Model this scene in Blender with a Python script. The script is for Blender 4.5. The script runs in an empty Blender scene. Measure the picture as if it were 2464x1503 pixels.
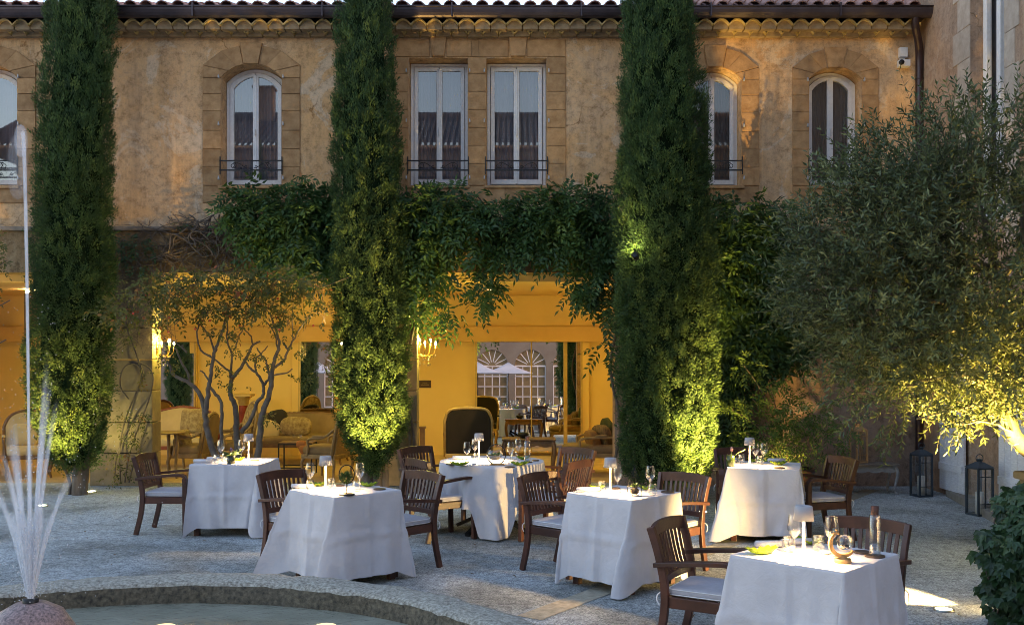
import bpy, math, random
import numpy as np
from mathutils import Vector, Matrix
from mathutils.geometry import tessellate_polygon
random.seed(7); RNG = np.random.default_rng(11)
PI = math.pi
S = bpy.context.scene
COL = S.collection
# ------------------------------------------------------------------ camera
HC = 1.87
F = 2394.6            # focal length in units of a 2463 px wide picture
CX, HY = 1231.5, 860.0
cam_d = bpy.data.cameras.new('camera'); cam = bpy.data.objects.new('camera', cam_d); COL.objects.link(cam)
cam.location = (0, 0, HC); cam.rotation_euler = (PI/2, 0, 0)
cam_d.lens = 35.0; cam_d.sensor_width = 36.0; cam_d.shift_y = (HY-751.5)/2463
cam_d.clip_start = .05; cam_d.clip_end = 800
S.camera = cam
def X(x, D): return (x-CX)*D/F
def Z(y, D): return HC-(y-HY)*D/F
def at(x, y, D): return Vector((X(x, D), D, Z(y, D)))
# ------------------------------------------------------------------ noise (vectorised value noise)
def vnoise(p, seed=0):
    p = np.asarray(p, float); i = np.floor(p).astype(np.int64); f = p-i; f = f*f*(3-2*f)
    def h(a, b, c):
        n = (a*374761393 + b*668265263 + c*2147483647 + seed*974634777) & 0xffffffff
        n = ((n ^ (n >> 13))*1274126177) & 0xffffffff
        return ((n ^ (n >> 16)) & 0xffff)/65535.0
    r = 0
    for dx in (0, 1):
        for dy in (0, 1):
            for dz in (0, 1):
                w = (f[:, 0] if dx else 1-f[:, 0])*(f[:, 1] if dy else 1-f[:, 1])*(f[:, 2] if dz else 1-f[:, 2])
                r = r + w*h(i[:, 0]+dx, i[:, 1]+dy, i[:, 2]+dz)
    return r*2-1
# ------------------------------------------------------------------ mesh builder
def sm(pts, k=2):
    """Chaikin smoothing of an open polyline"""
    pts = [Vector(p) for p in pts]
    for _ in range(k):
        o = [pts[0]]
        for a, b in zip(pts[:-1], pts[1:]):
            o += [a.lerp(b, .25), a.lerp(b, .75)]
        pts = o+[pts[-1]]
    return pts
class MB:
    def __init__(s): s.v = []; s.f = []; s.sm = []; s.t = []
    def add(s, vs, fs, smooth=False, tint=.5):
        o = len(s.v); s.v += [tuple(v) for v in vs]
        for f in fs:
            s.f.append(tuple(i+o for i in f)); s.sm.append(smooth); s.t.append(tint)
        return s
    def hexa(s, p, tint=.5):      # p: 4 bottom + 4 top, ccw from above
        return s.add(p, [(3, 2, 1, 0), (4, 5, 6, 7), (0, 1, 5, 4), (1, 2, 6, 5), (2, 3, 7, 6), (3, 0, 4, 7)], tint=tint)
    def box(s, c, d, rz=0, tint=.5, M=None):
        x, y, z = d[0]/2, d[1]/2, d[2]/2
        p = [Vector(q) for q in ((-x, -y, -z), (x, -y, -z), (x, y, -z), (-x, y, -z), (-x, -y, z), (x, -y, z), (x, y, z), (-x, y, z))]
        R = M if M is not None else Matrix.Rotation(rz, 3, 'Z')
        return s.hexa([R @ q+Vector(c) for q in p], tint)
    def bb(s, x0, x1, y0, y1, z0, z1, tint=.5):
        return s.box(((x0+x1)/2, (y0+y1)/2, (z0+z1)/2), (x1-x0, y1-y0, z1-z0), tint=tint)
    def bar(s, p, q, w, h, side=(0, 1, 0), tint=.5, w2=None, h2=None):
        p, q = Vector(p), Vector(q); d = (q-p).normalized(); u = Vector(side); u = (u-d*u.dot(d)).normalized(); n = d.cross(u)
        w2 = w if w2 is None else w2; h2 = h if h2 is None else h2
        P = []
        for c, a, b in ((p, w, h), (q, w2, h2)):
            P += [c-u*a/2-n*b/2, c+u*a/2-n*b/2, c+u*a/2+n*b/2, c-u*a/2+n*b/2]
        return s.add(P, [(3, 2, 1, 0), (4, 5, 6, 7), (0, 1, 5, 4), (1, 2, 6, 5), (2, 3, 7, 6), (3, 0, 4, 7)], tint=tint)
    def sweep(s, pts, w, h, side=(0, 1, 0), tint=.5):
        """rectangular section swept along a polyline (w along side, h across)"""
        pts = [Vector(p) for p in pts]; n = len(pts); vs = []
        for i, p in enumerate(pts):
            d = (pts[min(i+1, n-1)]-pts[max(i-1, 0)]).normalized(); u = Vector(side); u = (u-d*u.dot(d)).normalized(); m = d.cross(u)
            ww = w[i] if isinstance(w, (list, tuple)) else w; hh = h[i] if isinstance(h, (list, tuple)) else h
            vs += [p-u*ww/2-m*hh/2, p+u*ww/2-m*hh/2, p+u*ww/2+m*hh/2, p-u*ww/2+m*hh/2]
        fs = [(3, 2, 1, 0), tuple(4*(n-1)+k for k in range(4))]
        for i in range(n-1):
            for k in range(4):
                a, b = 4*i+k, 4*i+(k+1) % 4
                fs.append((a, b, b+4, a+4))
        return s.add(vs, fs, tint=tint)
    def tube(s, pts, r, n=6, tint=.5, closed=False):
        pts = [Vector(p) for p in pts]; m = len(pts)
        if m < 2: return s
        vs = []; u = None
        for i, p in enumerate(pts):
            if closed: d = pts[(i+1) % m]-pts[i-1]
            else: d = pts[min(i+1, m-1)]-pts[max(i-1, 0)]
            d = d.normalized() if d.length > 1e-9 else Vector((0, 0, 1))
            if u is None: u = d.orthogonal().normalized()
            u = u-d*u.dot(d)
            u = u.normalized() if u.length > 1e-6 else d.orthogonal().normalized()
            w = d.cross(u); rr = r[i] if isinstance(r, (list, tuple)) else r
            vs += [p+(u*math.cos(2*PI*k/n)+w*math.sin(2*PI*k/n))*rr for k in range(n)]
        fs = []
        for i in range(m if closed else m-1):
            for k in range(n):
                a, b = i*n+k, i*n+(k+1) % n; j = ((i+1) % m)*n-i*n
                fs.append((a, b, b+j, a+j))
        if not closed: fs += [tuple(range(n-1, -1, -1)), tuple((m-1)*n+k for k in range(n))]
        return s.add(vs, fs, True, tint)
    def lathe(s, prof, n=20, c=(0, 0, 0), tint=.5, sx=1, sy=1, cap=False):
        vs = []; m = len(prof)
        for r, z in prof:
            vs += [(c[0]+sx*r*math.cos(2*PI*k/n), c[1]+sy*r*math.sin(2*PI*k/n), c[2]+z) for k in range(n)]
        fs = [(i*n+k, i*n+(k+1) % n, (i+1)*n+(k+1) % n, (i+1)*n+k) for i in range(m-1) for k in range(n)]
        s.add(vs, fs, True, tint)
        o = len(s.v)-m*n
        for ring, flip in (((0, True), (m-1, False)) if cap else ()):
            if prof[ring][0] > 1e-4:
                q = [o+ring*n+k for k in range(n)]; s.f.append(tuple(q[::-1] if flip else q)); s.sm.append(False); s.t.append(tint)
        return s
    def plate(s, outer, holes=(), y0=0, y1=.1, tint=.5, back=True, M=None):
        """polygon (x,z) with holes standing in the XZ plane from y0 (front, -y) to y1"""
        loops = [outer]+list(holes)
        flat = [q for l in loops for q in l]
        tris = tessellate_polygon([[Vector((a, b, 0)) for a, b in l] for l in loops])
        n = len(flat); vs = [Vector((a, y0, b)) for a, b in flat]+[Vector((a, y1, b)) for a, b in flat]
        fs = []
        for t in tris:
            a, b, c = [flat[i] for i in t]
            ar = (b[0]-a[0])*(c[1]-a[1])-(b[1]-a[1])*(c[0]-a[0])
            t = t if ar > 0 else t[::-1]
            fs.append(tuple(t))
            if back: fs.append(tuple(i+n for i in t[::-1]))
        o = 0
        for l in loops:
            k = len(l)
            for i in range(k):
                a, b = o+i, o+(i+1) % k; fs.append((a, a+n, b+n, b))
            o += k
        if M is not None: vs = [M @ v for v in vs]
        return s.add(vs, fs, tint=tint)
    def soft(s, c, d, e=.35, n=20, m=12, M=None, tint=.5, puff=None):
        """superellipsoid cushion"""
        vs = []; g = lambda v, p: math.copysign(abs(v)**p, v)
        for j in range(m+1):
            ph = -PI/2+PI*j/m
            for i in range(n):
                th = 2*PI*i/n
                q = Vector((d[0]/2*g(math.cos(ph), e if puff is None else puff)*g(math.cos(th), e), d[1]/2*g(math.cos(ph), e if puff is None else puff)*g(math.sin(th), e), d[2]/2*g(math.sin(ph), .8)))
                vs.append((M @ q if M is not None else q)+Vector(c))
        fs = [(j*n+i, j*n+(i+1) % n, (j+1)*n+(i+1) % n, (j+1)*n+i) for j in range(m) for i in range(n)]
        return s.add(vs, fs, True, tint)
    def xf(s, M):
        s.v = [tuple(M @ Vector(v)) for v in s.v]; return s
    def build(s, name, m, parent=None, bevel=0, loc=None, rz=0, solid=0):
        me = bpy.data.meshes.new(name); me.from_pydata(s.v, [], s.f)
        me.polygons.foreach_set('use_smooth', s.sm)
        a = me.attributes.new('tint', 'FLOAT', 'FACE'); a.data.foreach_set('value', s.t)
        me.materials.append(m); me.update()
        o = bpy.data.objects.new(name, me); COL.objects.link(o)
        if parent is not None: o.parent = parent
        if loc is not None: o.location = loc
        o.rotation_euler[2] = rz
        if solid:
            k = o.modifiers.new('thick', 'SOLIDIFY'); k.thickness = solid; k.offset = 0
        if bevel:
            b = o.modifiers.new('bevel', 'BEVEL'); b.width = bevel; b.segments = 2; b.limit_method = 'ANGLE'; b.angle_limit = .7
        return o
def leaf_mesh(name, P, D, N, L, W, m, parent=None, tint=None, fold=.2, mid=.45, curl=0.0):
    """one folded leaf per row: base, two mid corners, tip"""
    P = np.asarray(P, float); n = len(P)
    D = D/np.maximum(np.linalg.norm(D, axis=1, keepdims=True), 1e-9)
    N = N-D*(N*D).sum(1, keepdims=True); N = N/np.maximum(np.linalg.norm(N, axis=1, keepdims=True), 1e-9)
    Sd = np.cross(D, N); L = np.asarray(L).reshape(-1, 1)*np.ones((n, 1)); W = np.asarray(W).reshape(-1, 1)*np.ones((n, 1))
    v = np.empty((n, 4, 3))
    v[:, 0] = P; v[:, 1] = P+D*L*mid+Sd*W/2+N*W*fold; v[:, 2] = P+D*L-N*L*curl; v[:, 3] = P+D*L*mid-Sd*W/2+N*W*fold
    me = bpy.data.meshes.new(name); me.vertices.add(n*4); me.vertices.foreach_set('co', v.reshape(-1))
    b = (np.arange(n)*4)[:, None]; lp = (b+np.array([[0, 1, 2, 0, 2, 3]])).reshape(-1)
    me.loops.add(n*6); me.loops.foreach_set('vertex_index', lp.astype(np.int32))
    me.polygons.add(n*2); me.polygons.foreach_set('loop_start', (np.arange(n*2)*3).astype(np.int32))
    try: me.polygons.foreach_set('loop_total', np.full(n*2, 3, np.int32))
    except Exception: pass
    if tint is None: tint = RNG.random(n)
    a = me.attributes.new('tint', 'FLOAT', 'FACE'); a.data.foreach_set('value', np.repeat(tint, 2).astype(np.float32))
    me.materials.append(m); me.update(); me.validate()
    o = bpy.data.objects.new(name, me); COL.objects.link(o)
    if parent is not None: o.parent = parent
    return o
def unit(n): 
    q = RNG.normal(size=(n, 3)); return q/np.linalg.norm(q, axis=1, keepdims=True)
# ------------------------------------------------------------------ scene tree
def tag(o, label=None, cat=None, group=None, kind=None):
    if label: o['label'] = label
    if cat: o['category'] = cat
    if group: o['group'] = group
    if kind: o['kind'] = kind
    return o
def thing(name, label, cat, loc=(0, 0, 0), rz=0, group=None):
    o = bpy.data.objects.new(name, None); COL.objects.link(o); o.empty_display_size = .1
    o.location = loc; o.rotation_euler[2] = rz
    return tag(o, label, cat, group)
def dup(o, parent=None):
    kids = list(o.children)
    c = o.copy(); COL.objects.link(c)
    if parent is not None: c.parent = parent
    for k in kids: dup(k, c)
    return c
def lamp(kind, name, loc, energy, color, size=.05, target=None, angle=90, blend=.5, parent=None):
    d = bpy.data.lights.new(name, kind); d.energy = energy; d.color = color
    if kind != 'SUN': d.shadow_soft_size = size
    o = bpy.data.objects.new(name, d); COL.objects.link(o); o.location = loc
    if kind == 'SPOT': d.spot_size = math.radians(angle); d.spot_blend = blend
    if target is not None: o.rotation_euler = (Vector(target)-Vector(loc)).to_track_quat('-Z', 'Y').to_euler()
    if parent is not None: o.parent = parent
    return o
# ------------------------------------------------------------------ materials
def newmat(name):
    m = bpy.data.materials.new(name); m.use_nodes = True
    nt = m.node_tree; b = nt.nodes['Principled BSDF']
    return m, nt, b
def nd(nt, t, **kw):
    n = nt.nodes.new(t)
    for k, v in kw.items():
        if k in n.inputs: n.inputs[k].default_value = v
        else: setattr(n, k, v)
    return n
def c4(c): return (c[0], c[1], c[2], 1)
def noise(nt, scale, detail=4, rough=.6, coord='Object', stretch=None, dist=0):
    tc = nd(nt, 'ShaderNodeTexCoord'); n = nd(nt, 'ShaderNodeTexNoise'); n.inputs['Scale'].default_value = scale
    n.inputs['Detail'].default_value = detail; n.inputs['Roughness'].default_value = rough; n.inputs['Distortion'].default_value = dist
    if stretch:
        mp = nd(nt, 'ShaderNodeMapping'); mp.inputs['Scale'].default_value = stretch
        nt.links.new(tc.outputs[coord], mp.inputs[0]); nt.links.new(mp.outputs[0], n.inputs['Vector'])
    else: nt.links.new(tc.outputs[coord], n.inputs['Vector'])
    return n.outputs['Fac']
def ramp(nt, src, stops):
    r = nd(nt, 'ShaderNodeValToRGB'); e = r.color_ramp.elements
    while len(e) < len(stops): e.new(.5)
    for i, (p, c) in enumerate(stops): e[i].position = p; e[i].color = c4(c) if len(c) == 3 else c
    nt.links.new(src, r.inputs[0]); return r.outputs[0]
def mix(nt, fac, a, b, mode='MIX'):
    m = nd(nt, 'ShaderNodeMix'); m.data_type = 'RGBA'; m.blend_type = mode
    for v, i in ((fac, 0), (a, 6), (b, 7)):
        if hasattr(v, 'is_output') or isinstance(v, bpy.types.NodeSocket): nt.links.new(v, m.inputs[i])
        elif i == 0: m.inputs[0].default_value = v
        else: m.inputs[i].default_value = c4(v)
    return m.outputs[2]
def bump(nt, b, src, strength=.3, dist=.01):
    n = nd(nt, 'ShaderNodeBump'); n.inputs['Strength'].default_value = strength; n.inputs['Distance'].default_value = dist
    nt.links.new(src, n.inputs['Height']); nt.links.new(n.outputs[0], b.inputs['Normal']); return n
def tintnode(nt):
    a = nd(nt, 'ShaderNodeAttribute'); a.attribute_name = 'tint'; return a.outputs['Fac']
def M_(name, c1, c2=None, scale=8, rough=.6, bs=0, bscale=None, metal=0, stretch=None, spec=None, tint=0, coord='Object'):
    m, nt, b = newmat(name); b.inputs['Roughness'].default_value = rough; b.inputs['Metallic'].default_value = metal
    if spec is not None: b.inputs['Specular IOR Level'].default_value = spec
    if c2 is None: b.inputs['Base Color'].default_value = c4(c1)
    else:
        f = noise(nt, scale, stretch=stretch, coord=coord)
        col = ramp(nt, f, [(.3, c1), (.7, c2)])
        if tint:
            t = ramp(nt, tintnode(nt), [(0, (1-tint,)*3), (1, (1+tint,)*3)])
            col = mix(nt, 1.0, col, t, 'MULTIPLY')
        nt.links.new(col, b.inputs['Base Color'])
    if bs: bump(nt, b, noise(nt, bscale or scale*4, coord=coord, stretch=stretch), bs)
    return m
def leafmat(name, stops, rough=.5, trans=.35, spec=.4):
    m, nt, b = newmat(name); b.inputs['Roughness'].default_value = rough; b.inputs['Specular IOR Level'].default_value = spec
    col = ramp(nt, tintnode(nt), stops); nt.links.new(col, b.inputs['Base Color'])
    t = nd(nt, 'ShaderNodeBsdfTranslucent'); nt.links.new(col, t.inputs[0])
    mx = nd(nt, 'ShaderNodeMixShader'); mx.inputs[0].default_value = trans
    out = nt.nodes['Material Output']
    nt.links.new(b.outputs[0], mx.inputs[1]); nt.links.new(t.outputs[0], mx.inputs[2]); nt.links.new(mx.outputs[0], out.inputs[0])
    return m
def emis(name, c, s):
    m, nt, b = newmat(name); b.inputs['Base Color'].default_value = c4(c)
    b.inputs['Emission Color'].default_value = c4(c); b.inputs['Emission Strength'].default_value = s; return m
def thin(name, tint=(1, 1, 1), refl=.1, rough=.02, facing=True):
    """thin clear glass: see-through with a fresnel reflection"""
    m = bpy.data.materials.new(name); m.use_nodes = True; nt = m.node_tree; nt.nodes.remove(nt.nodes['Principled BSDF'])
    tr = nd(nt, 'ShaderNodeBsdfTransparent'); tr.inputs[0].default_value = c4(tint)
    gl = nd(nt, 'ShaderNodeBsdfGlossy'); gl.inputs['Roughness'].default_value = rough
    mx = nd(nt, 'ShaderNodeMixShader')
    if facing:
        lw = nd(nt, 'ShaderNodeLayerWeight'); lw.inputs[0].default_value = .35
        mp = nd(nt, 'ShaderNodeMath'); mp.operation = 'MULTIPLY_ADD'; mp.inputs[1].default_value = .75; mp.inputs[2].default_value = refl
        nt.links.new(lw.outputs['Facing'], mp.inputs[0]); nt.links.new(mp.outputs[0], mx.inputs[0])
    else: mx.inputs[0].default_value = refl
    nt.links.new(tr.outputs[0], mx.inputs[1]); nt.links.new(gl.outputs[0], mx.inputs[2]); nt.links.new(mx.outputs[0], nt.nodes['Material Output'].inputs[0])
    return m
def plaster(name, base, stain, pale, rough=.9, grime=.5, streak=.5):
    """weathered lime plaster: broad colour drift, flaked pale patches, rusty stains, run marks, pocks and hairline cracks"""
    m, nt, b = newmat(name); b.inputs['Roughness'].default_value = rough; b.inputs['Specular IOR Level'].default_value = .12
    big = ramp(nt, noise(nt, .9, 6, .68, dist=.6), [(.40, (0, 0, 0)), (.60, (1, 1, 1))])
    col = mix(nt, big, base, stain)
    def sc(src, k):
        mm = nd(nt, 'ShaderNodeMath'); mm.operation = 'MULTIPLY'; mm.inputs[1].default_value = k; nt.links.new(src, mm.inputs[0]); return mm.outputs[0]
    pat = ramp(nt, noise(nt, 1.3, 9, .74, dist=1.2), [(.545, (0, 0, 0)), (.575, (1, 1, 1))])
    col = mix(nt, sc(pat, .62), col, pale)
    rust = ramp(nt, noise(nt, 2.1, 9, .78, dist=1.6), [(.60, (0, 0, 0)), (.66, (1, 1, 1))])
    col = mix(nt, sc(rust, .55), col, (stain[0]*.72, stain[1]*.62, stain[2]*.5))
    st = ramp(nt, noise(nt, 2.6, 7, .72, stretch=(1.6, 1.6, .16)), [(.45, (1, 1, 1)), (.78, (1-streak, 1-streak, 1-streak*.95))])
    col = mix(nt, .8, col, st, 'MULTIPLY')
    sp = ramp(nt, noise(nt, 11, 8, .8), [(.36, (1-grime, 1-grime*1.05, 1-grime*1.1)), (.50, (1, 1, 1)), (.68, (1.25, 1.2, 1.12))])
    col = mix(nt, .9, col, sp, 'MULTIPLY')
    pk = ramp(nt, noise(nt, 34, 5, .75), [(.30, (.5, .45, .4)), (.40, (1, 1, 1))])
    col = mix(nt, .8, col, pk, 'MULTIPLY')
    tc = nd(nt, 'ShaderNodeTexCoord'); vo = nd(nt, 'ShaderNodeTexVoronoi'); vo.feature = 'DISTANCE_TO_EDGE'; vo.inputs['Scale'].default_value = .55
    wn = nd(nt, 'ShaderNodeTexNoise'); wn.inputs['Scale'].default_value = 3.0; wn.inputs['Detail'].default_value = 6
    ad = nd(nt, 'ShaderNodeMix'); ad.data_type = 'RGBA'; ad.blend_type = 'LINEAR_LIGHT'; ad.inputs[0].default_value = .35
    nt.links.new(tc.outputs['Object'], wn.inputs['Vector']); nt.links.new(tc.outputs['Object'], ad.inputs[6]); nt.links.new(wn.outputs['Color'], ad.inputs[7]); nt.links.new(ad.outputs[2], vo.inputs['Vector'])
    cr = ramp(nt, vo.outputs['Distance'], [(.0, (.45, .38, .3)), (.010, (1, 1, 1))])
    gate = ramp(nt, noise(nt, .8, 2), [(.5, (0, 0, 0)), (.6, (1, 1, 1))])
    col = mix(nt, gate, col, mix(nt, 1.0, col, cr, 'MULTIPLY'))
    nt.links.new(col, b.inputs['Base Color'])
    bump(nt, b, noise(nt, 18, 9, .75), .55, .02)
    return m
# ================================================================== materials
m_wall = plaster('ochre_plaster', (.60, .405, .235), (.61, .365, .17), (.64, .505, .36), grime=.45)
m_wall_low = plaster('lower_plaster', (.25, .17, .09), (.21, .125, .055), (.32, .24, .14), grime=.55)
m_wing = plaster('wing_plaster', (.38, .27, .19), (.33, .215, .14), (.44, .34, .26), grime=.3)
m_stone = M_('ochre_stone', (.29, .155, .062), (.46, .275, .125), 9, .88, .6, 26, tint=.16)
m_stone_pale = M_('pale_stone', (.20, .15, .08), (.31, .235, .135), 6, .85, .35, 40, tint=.2)
m_mortar = M_('mortar', (.24, .165, .085), (.36, .27, .17), 12, .9, .4, 60)
m_genoise = M_('eave_tile', (.36, .25, .07), (.56, .44, .22), 7, .85, .3, 40, tint=.25)
m_tile = M_('roof_tile', (.24, .115, .085), (.44, .25, .19), 5, .8, .3, 30, tint=.4)
m_zinc = M_('dark_zinc', (.045, .034, .038), (.09, .07, .075), 4, .45, metal=.6)
m_frame = M_('white_paint', (.62, .60, .58), (.72, .70, .68), 20, .5)
m_iron = M_('black_iron', (.012, .013, .014), (.03, .03, .03), 20, .5, metal=.5)
m_int = M_('cream_interior_plaster', (.70, .47, .16), (.76, .52, .19), 1.2, .8, .05, 30)
m_ceil = M_('ceiling_paint', (.72, .50, .19), (.76, .54, .22), 1.5, .8)
m_floor = M_('terracotta_floor', (.40, .27, .13), (.52, .36, .18), 3, .55, .1, 20)
m_mirror = M_('mirror_glass', (.86, .86, .84), None, rough=.004, metal=1)
m_gilt = M_('gilt_wood', (.42, .27, .09), (.52, .35, .13), 12, .45, metal=.3)
m_curtain = M_('sheer_curtain', (.105, .10, .12), (.145, .138, .16), 3, .9)
m_curtain_dark = M_('brown_curtain', (.075, .058, .052), (.105, .082, .072), 3, .9)
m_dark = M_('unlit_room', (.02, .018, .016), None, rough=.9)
m_pane = thin('window_glass', (.95, .95, .95), .13, .012)
m_pane2 = thin('dull_window_glass', (.95, .95, .95), .07, .02)
m_pane3 = thin('shaded_window_glass', (.9, .9, .9), .03, .05, False)
m_shut = M_('weathered_white_boards', (.62, .62, .65), (.82, .82, .84), 7, .75, .5, 14, stretch=(2, 2, 14))
# gravel
def gravel():
    m, nt, b = newmat('gravel'); b.inputs['Roughness'].default_value = .95; b.inputs['Specular IOR Level'].default_value = .1
    fine = noise(nt, 58, 6, .8); mid = noise(nt, 13, 6, .75); big = noise(nt, .55, 5, .6)
    col = ramp(nt, fine, [(.38, (.16, .175, .175)), (.5, (.50, .545, .55)), (.62, (.84, .89, .89))])
    col = mix(nt, 1, col, ramp(nt, mid, [(.36, (.55, .55, .56)), (.56, (1.08, 1.08, 1.08))]), 'MULTIPLY')
    col = mix(nt, 1, col, ramp(nt, big, [(.40, (.62, .60, .56)), (.56, (1.1, 1.1, 1.1))]), 'MULTIPLY')
    nt.links.new(col, b.inputs['Base Color']); bump(nt, b, fine, 1.0, .025); return m
m_gravel = gravel()
m_kerb = M_('rough_tufa', (.14, .125, .095), (.50, .48, .40), 48, .95, 1.0, 55)
m_band = M_('paving_band', (.22, .195, .14), (.40, .36, .27), 18, .95, .5, 40)

# ================================================================== ground
g = MB(); n = 1
g.add([(-90, -70, 0), (90, -70, 0), (90, 110, 0), (-90, 110, 0)], [(0, 1, 2, 3)])
tag(g.build('gravel_ground', m_gravel), kind='structure')
b = MB(); p, q = Vector((.12, 7.15, 0)), Vector((5.1, 14.1, 0)); d = (q-p).normalized(); w = Vector((d.y, -d.x, 0))*.105
zz = Vector((0, 0, .004)); b.add([p-w+zz, p+w+zz, q+w+zz, q-w+zz], [(0, 1, 2, 3)])
tag(b.build('paving_band', m_band), kind='structure')
# scattered leaf litter
k = 130; P = np.c_[RNG.uniform(-6, 5, k), RNG.uniform(6.8, 13.5, k), np.full(k, .006)]
D = np.c_[RNG.normal(size=(k, 2)), RNG.uniform(0, .25, k)]
tag(leaf_mesh('fallen_leaves', P, D, np.c_[np.zeros((k, 2)), np.ones(k)], RNG.uniform(.03, .06, k), .022, leafmat('dry_leaf', [(0, (.10, .05, .02)), (1, (.22, .13, .05))])), 'small dry brown leaves scattered over the gravel', 'leaf litter', kind='stuff')

# ================================================================== fountain basin
PC = Vector((-2.2, 4.55, 0)); PR = 2.75
N = 220
def ring(prof, amp):
    mb = MB(); vs = []
    for r, z in prof:
        for k in range(N):
            a = 2*PI*k/N; u = np.array([[math.cos(a)*9, math.sin(a)*9, z*8+r]]); j = vnoise(u)[0]*.010+vnoise(u*4.3)[0]*.008*amp
            jt = .012 if (k % 20) == 7 and r > PR-.36 and 0 < z else 0
            vs.append((PC.x+(r+j-(jt if z < .29 else 0)*0)*math.cos(a), PC.y+(r+j)*math.sin(a), max(.0, z+j*.6-jt) if z > 0 else 0))
    return mb.add(vs, [(i*N+k, i*N+(k+1) % N, (i+1)*N+(k+1) % N, (i+1)*N+k) for i in range(len(prof)-1) for k in range(N)], True)
basin = thing('fountain_basin', 'low round rough stone basin holding pale green water', 'basin', (0, 0, 0))
ring([(PR, 0), (PR+.005, .2), (PR-.02, .275), (PR-.05, .298), (PR-.12, .304), (PR-.2, .304), (PR-.28, .3), (PR-.315, .288), (PR-.328, .27)], 1).build('rim', m_kerb, basin)
ring([(PR-.328, .27), (PR-.338, .22), (PR-.345, .17), (PR-.35, .1), (PR-.355, .0)], 1.3).build('inner_wall', M_('wet_tufa', (.022, .018, .011), (.15, .125, .08), 34, .7, 1.0, 40), basin)
def water():
    m, nt, b = newmat('pool_water'); b.inputs['Base Color'].default_value = (.20, .21, .17, 1); b.inputs['Roughness'].default_value = .10
    n = noise(nt, 9, 5, .55, dist=.5); bump(nt, b, n, .35, .03)
    nt.links.new(ramp(nt, noise(nt, 1.3, 3), [(.35, (.19, .195, .145)), (.65, (.33, .33, .255))]), b.inputs['Base Color']); return m
wb = MB(); wb.lathe([(0.001, 0), (PR-.34, 0)], 96, (PC.x, PC.y, .155)); tag(wb.build('pool_water', water()), kind='structure')

for x, y, lb_ in ((403, 1499, 'left warm glint disc on the water near the basin wall'), (787, 1498, 'right warm glint disc on the water near the basin wall')):  # warm reflections put in as glowing discs lying on the water
    D = (HC-.157)*F/(y-HY); b = MB(); b.lathe([(.001, .002), (.07, 0)], 24); tag(b.build('water_glint', emis('water_glint', (1, .66, .30), .16), None, loc=(X(x, D), D-.06, .157)), lb_, 'lamp', 'glowing glint discs on the basin water')
# ================================================================== courtyard building
FY = 14.5; WT = .36; IY = 19.0
bld = thing('courtyard_building', 'long two-storey ochre plastered building with an open ground-floor lounge', 'building', (0, 0, 0))
def fz(y): return Z(y, FY)
def fx(x): return X(x, FY)
def arch(cx, hw, y0, ysp, yap, n=14):
    """window outline in metres from picture-plane numbers, ccw from bottom left"""
    c, h = fx(cx), hw*FY/F; b, s, a = fz(y0), fz(ysp), fz(yap)
    pts = [(c-h, b), (c+h, b)]
    if a-s < .02: return pts+[(c+h, a), (c-h, a)]
    r = (h*h+(a-s)**2)/(2*(a-s)); zc = a-r; t = math.asin(h/r)
    for i in range(n+1):
        q = t-2*t*i/n; pts.append((c+r*math.sin(q), zc+r*math.cos(q)))
    return pts
wins = [  # cx, half width, bottom, spring, apex, kind
    (-31, 73, 447, 188, 154, 'arch'), (605, 72.5, 447, 188, 154, 'arch'), (1054, 71, 446, 140, 140, 'flat'), (1242.5, 72.5, 446, 140, 140, 'flat'),
    (1719, 64, 447, 192, 162, 'arch'), (2009, 63, 447, 192, 162, 'arch')]
holes = [arch(w[0], w[1], w[2], w[3], w[4]) for w in wins]
wb = MB(); XL, XR = -11.0, 5.95
ZL = fz(548); ZT = fz(62)
wb.plate([(XL, ZL), (XR, ZL), (XR, ZT+.25), (XL, ZT+.25)], [h[::-1] for h in holes], FY, FY+WT)
wb.build('upper_wall', m_wall, bld)
# lintel, string course, pillars, right-hand lower wall
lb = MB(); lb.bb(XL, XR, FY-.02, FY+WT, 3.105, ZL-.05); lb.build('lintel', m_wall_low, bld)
lb = MB(); lb.bb(XL, XR, FY-.07, FY+.2, ZL-.048, ZL+.012); lb.build('string_course', M_('string_course_stone', (.17, .13, .09), (.27, .22, .17), 6, .9, .4, 30), bld, bevel=.012)
XA0, XA1 = -6.15, -5.24; XB0, XB1 = -2.25, -1.385; XC0 = 1.5
def pillar(x0, x1, blocks, mt):
    p = MB(); zs = [0]+blocks+[3.103]
    for i, (a, c) in enumerate(zip(zs[:-1], zs[1:])):
        p.bb(x0, x1, FY-.0+.004*(i % 2), FY+WT, a+.005, c-.004, tint=random.random())
    p.build('pillar', mt, bld, bevel=.008)
pillar(XA0, XA1, [.48, .93, 1.39, 1.84, 2.3, 2.75], m_stone_pale)
pillar(XB0, XB1, [.48, .93, 1.39, 1.84, 2.3, 2.75], m_stone_pale)
lw = MB(); lw.bb(XC0, XR, FY, FY+WT, 0, 3.104); lw.build('lower_wall', plaster('pinkish_plaster', (.34, .235, .17), (.29, .19, .125), (.40, .30, .23), grime=.5), bld)  # darker pinkish plaster on the lower wall
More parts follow.
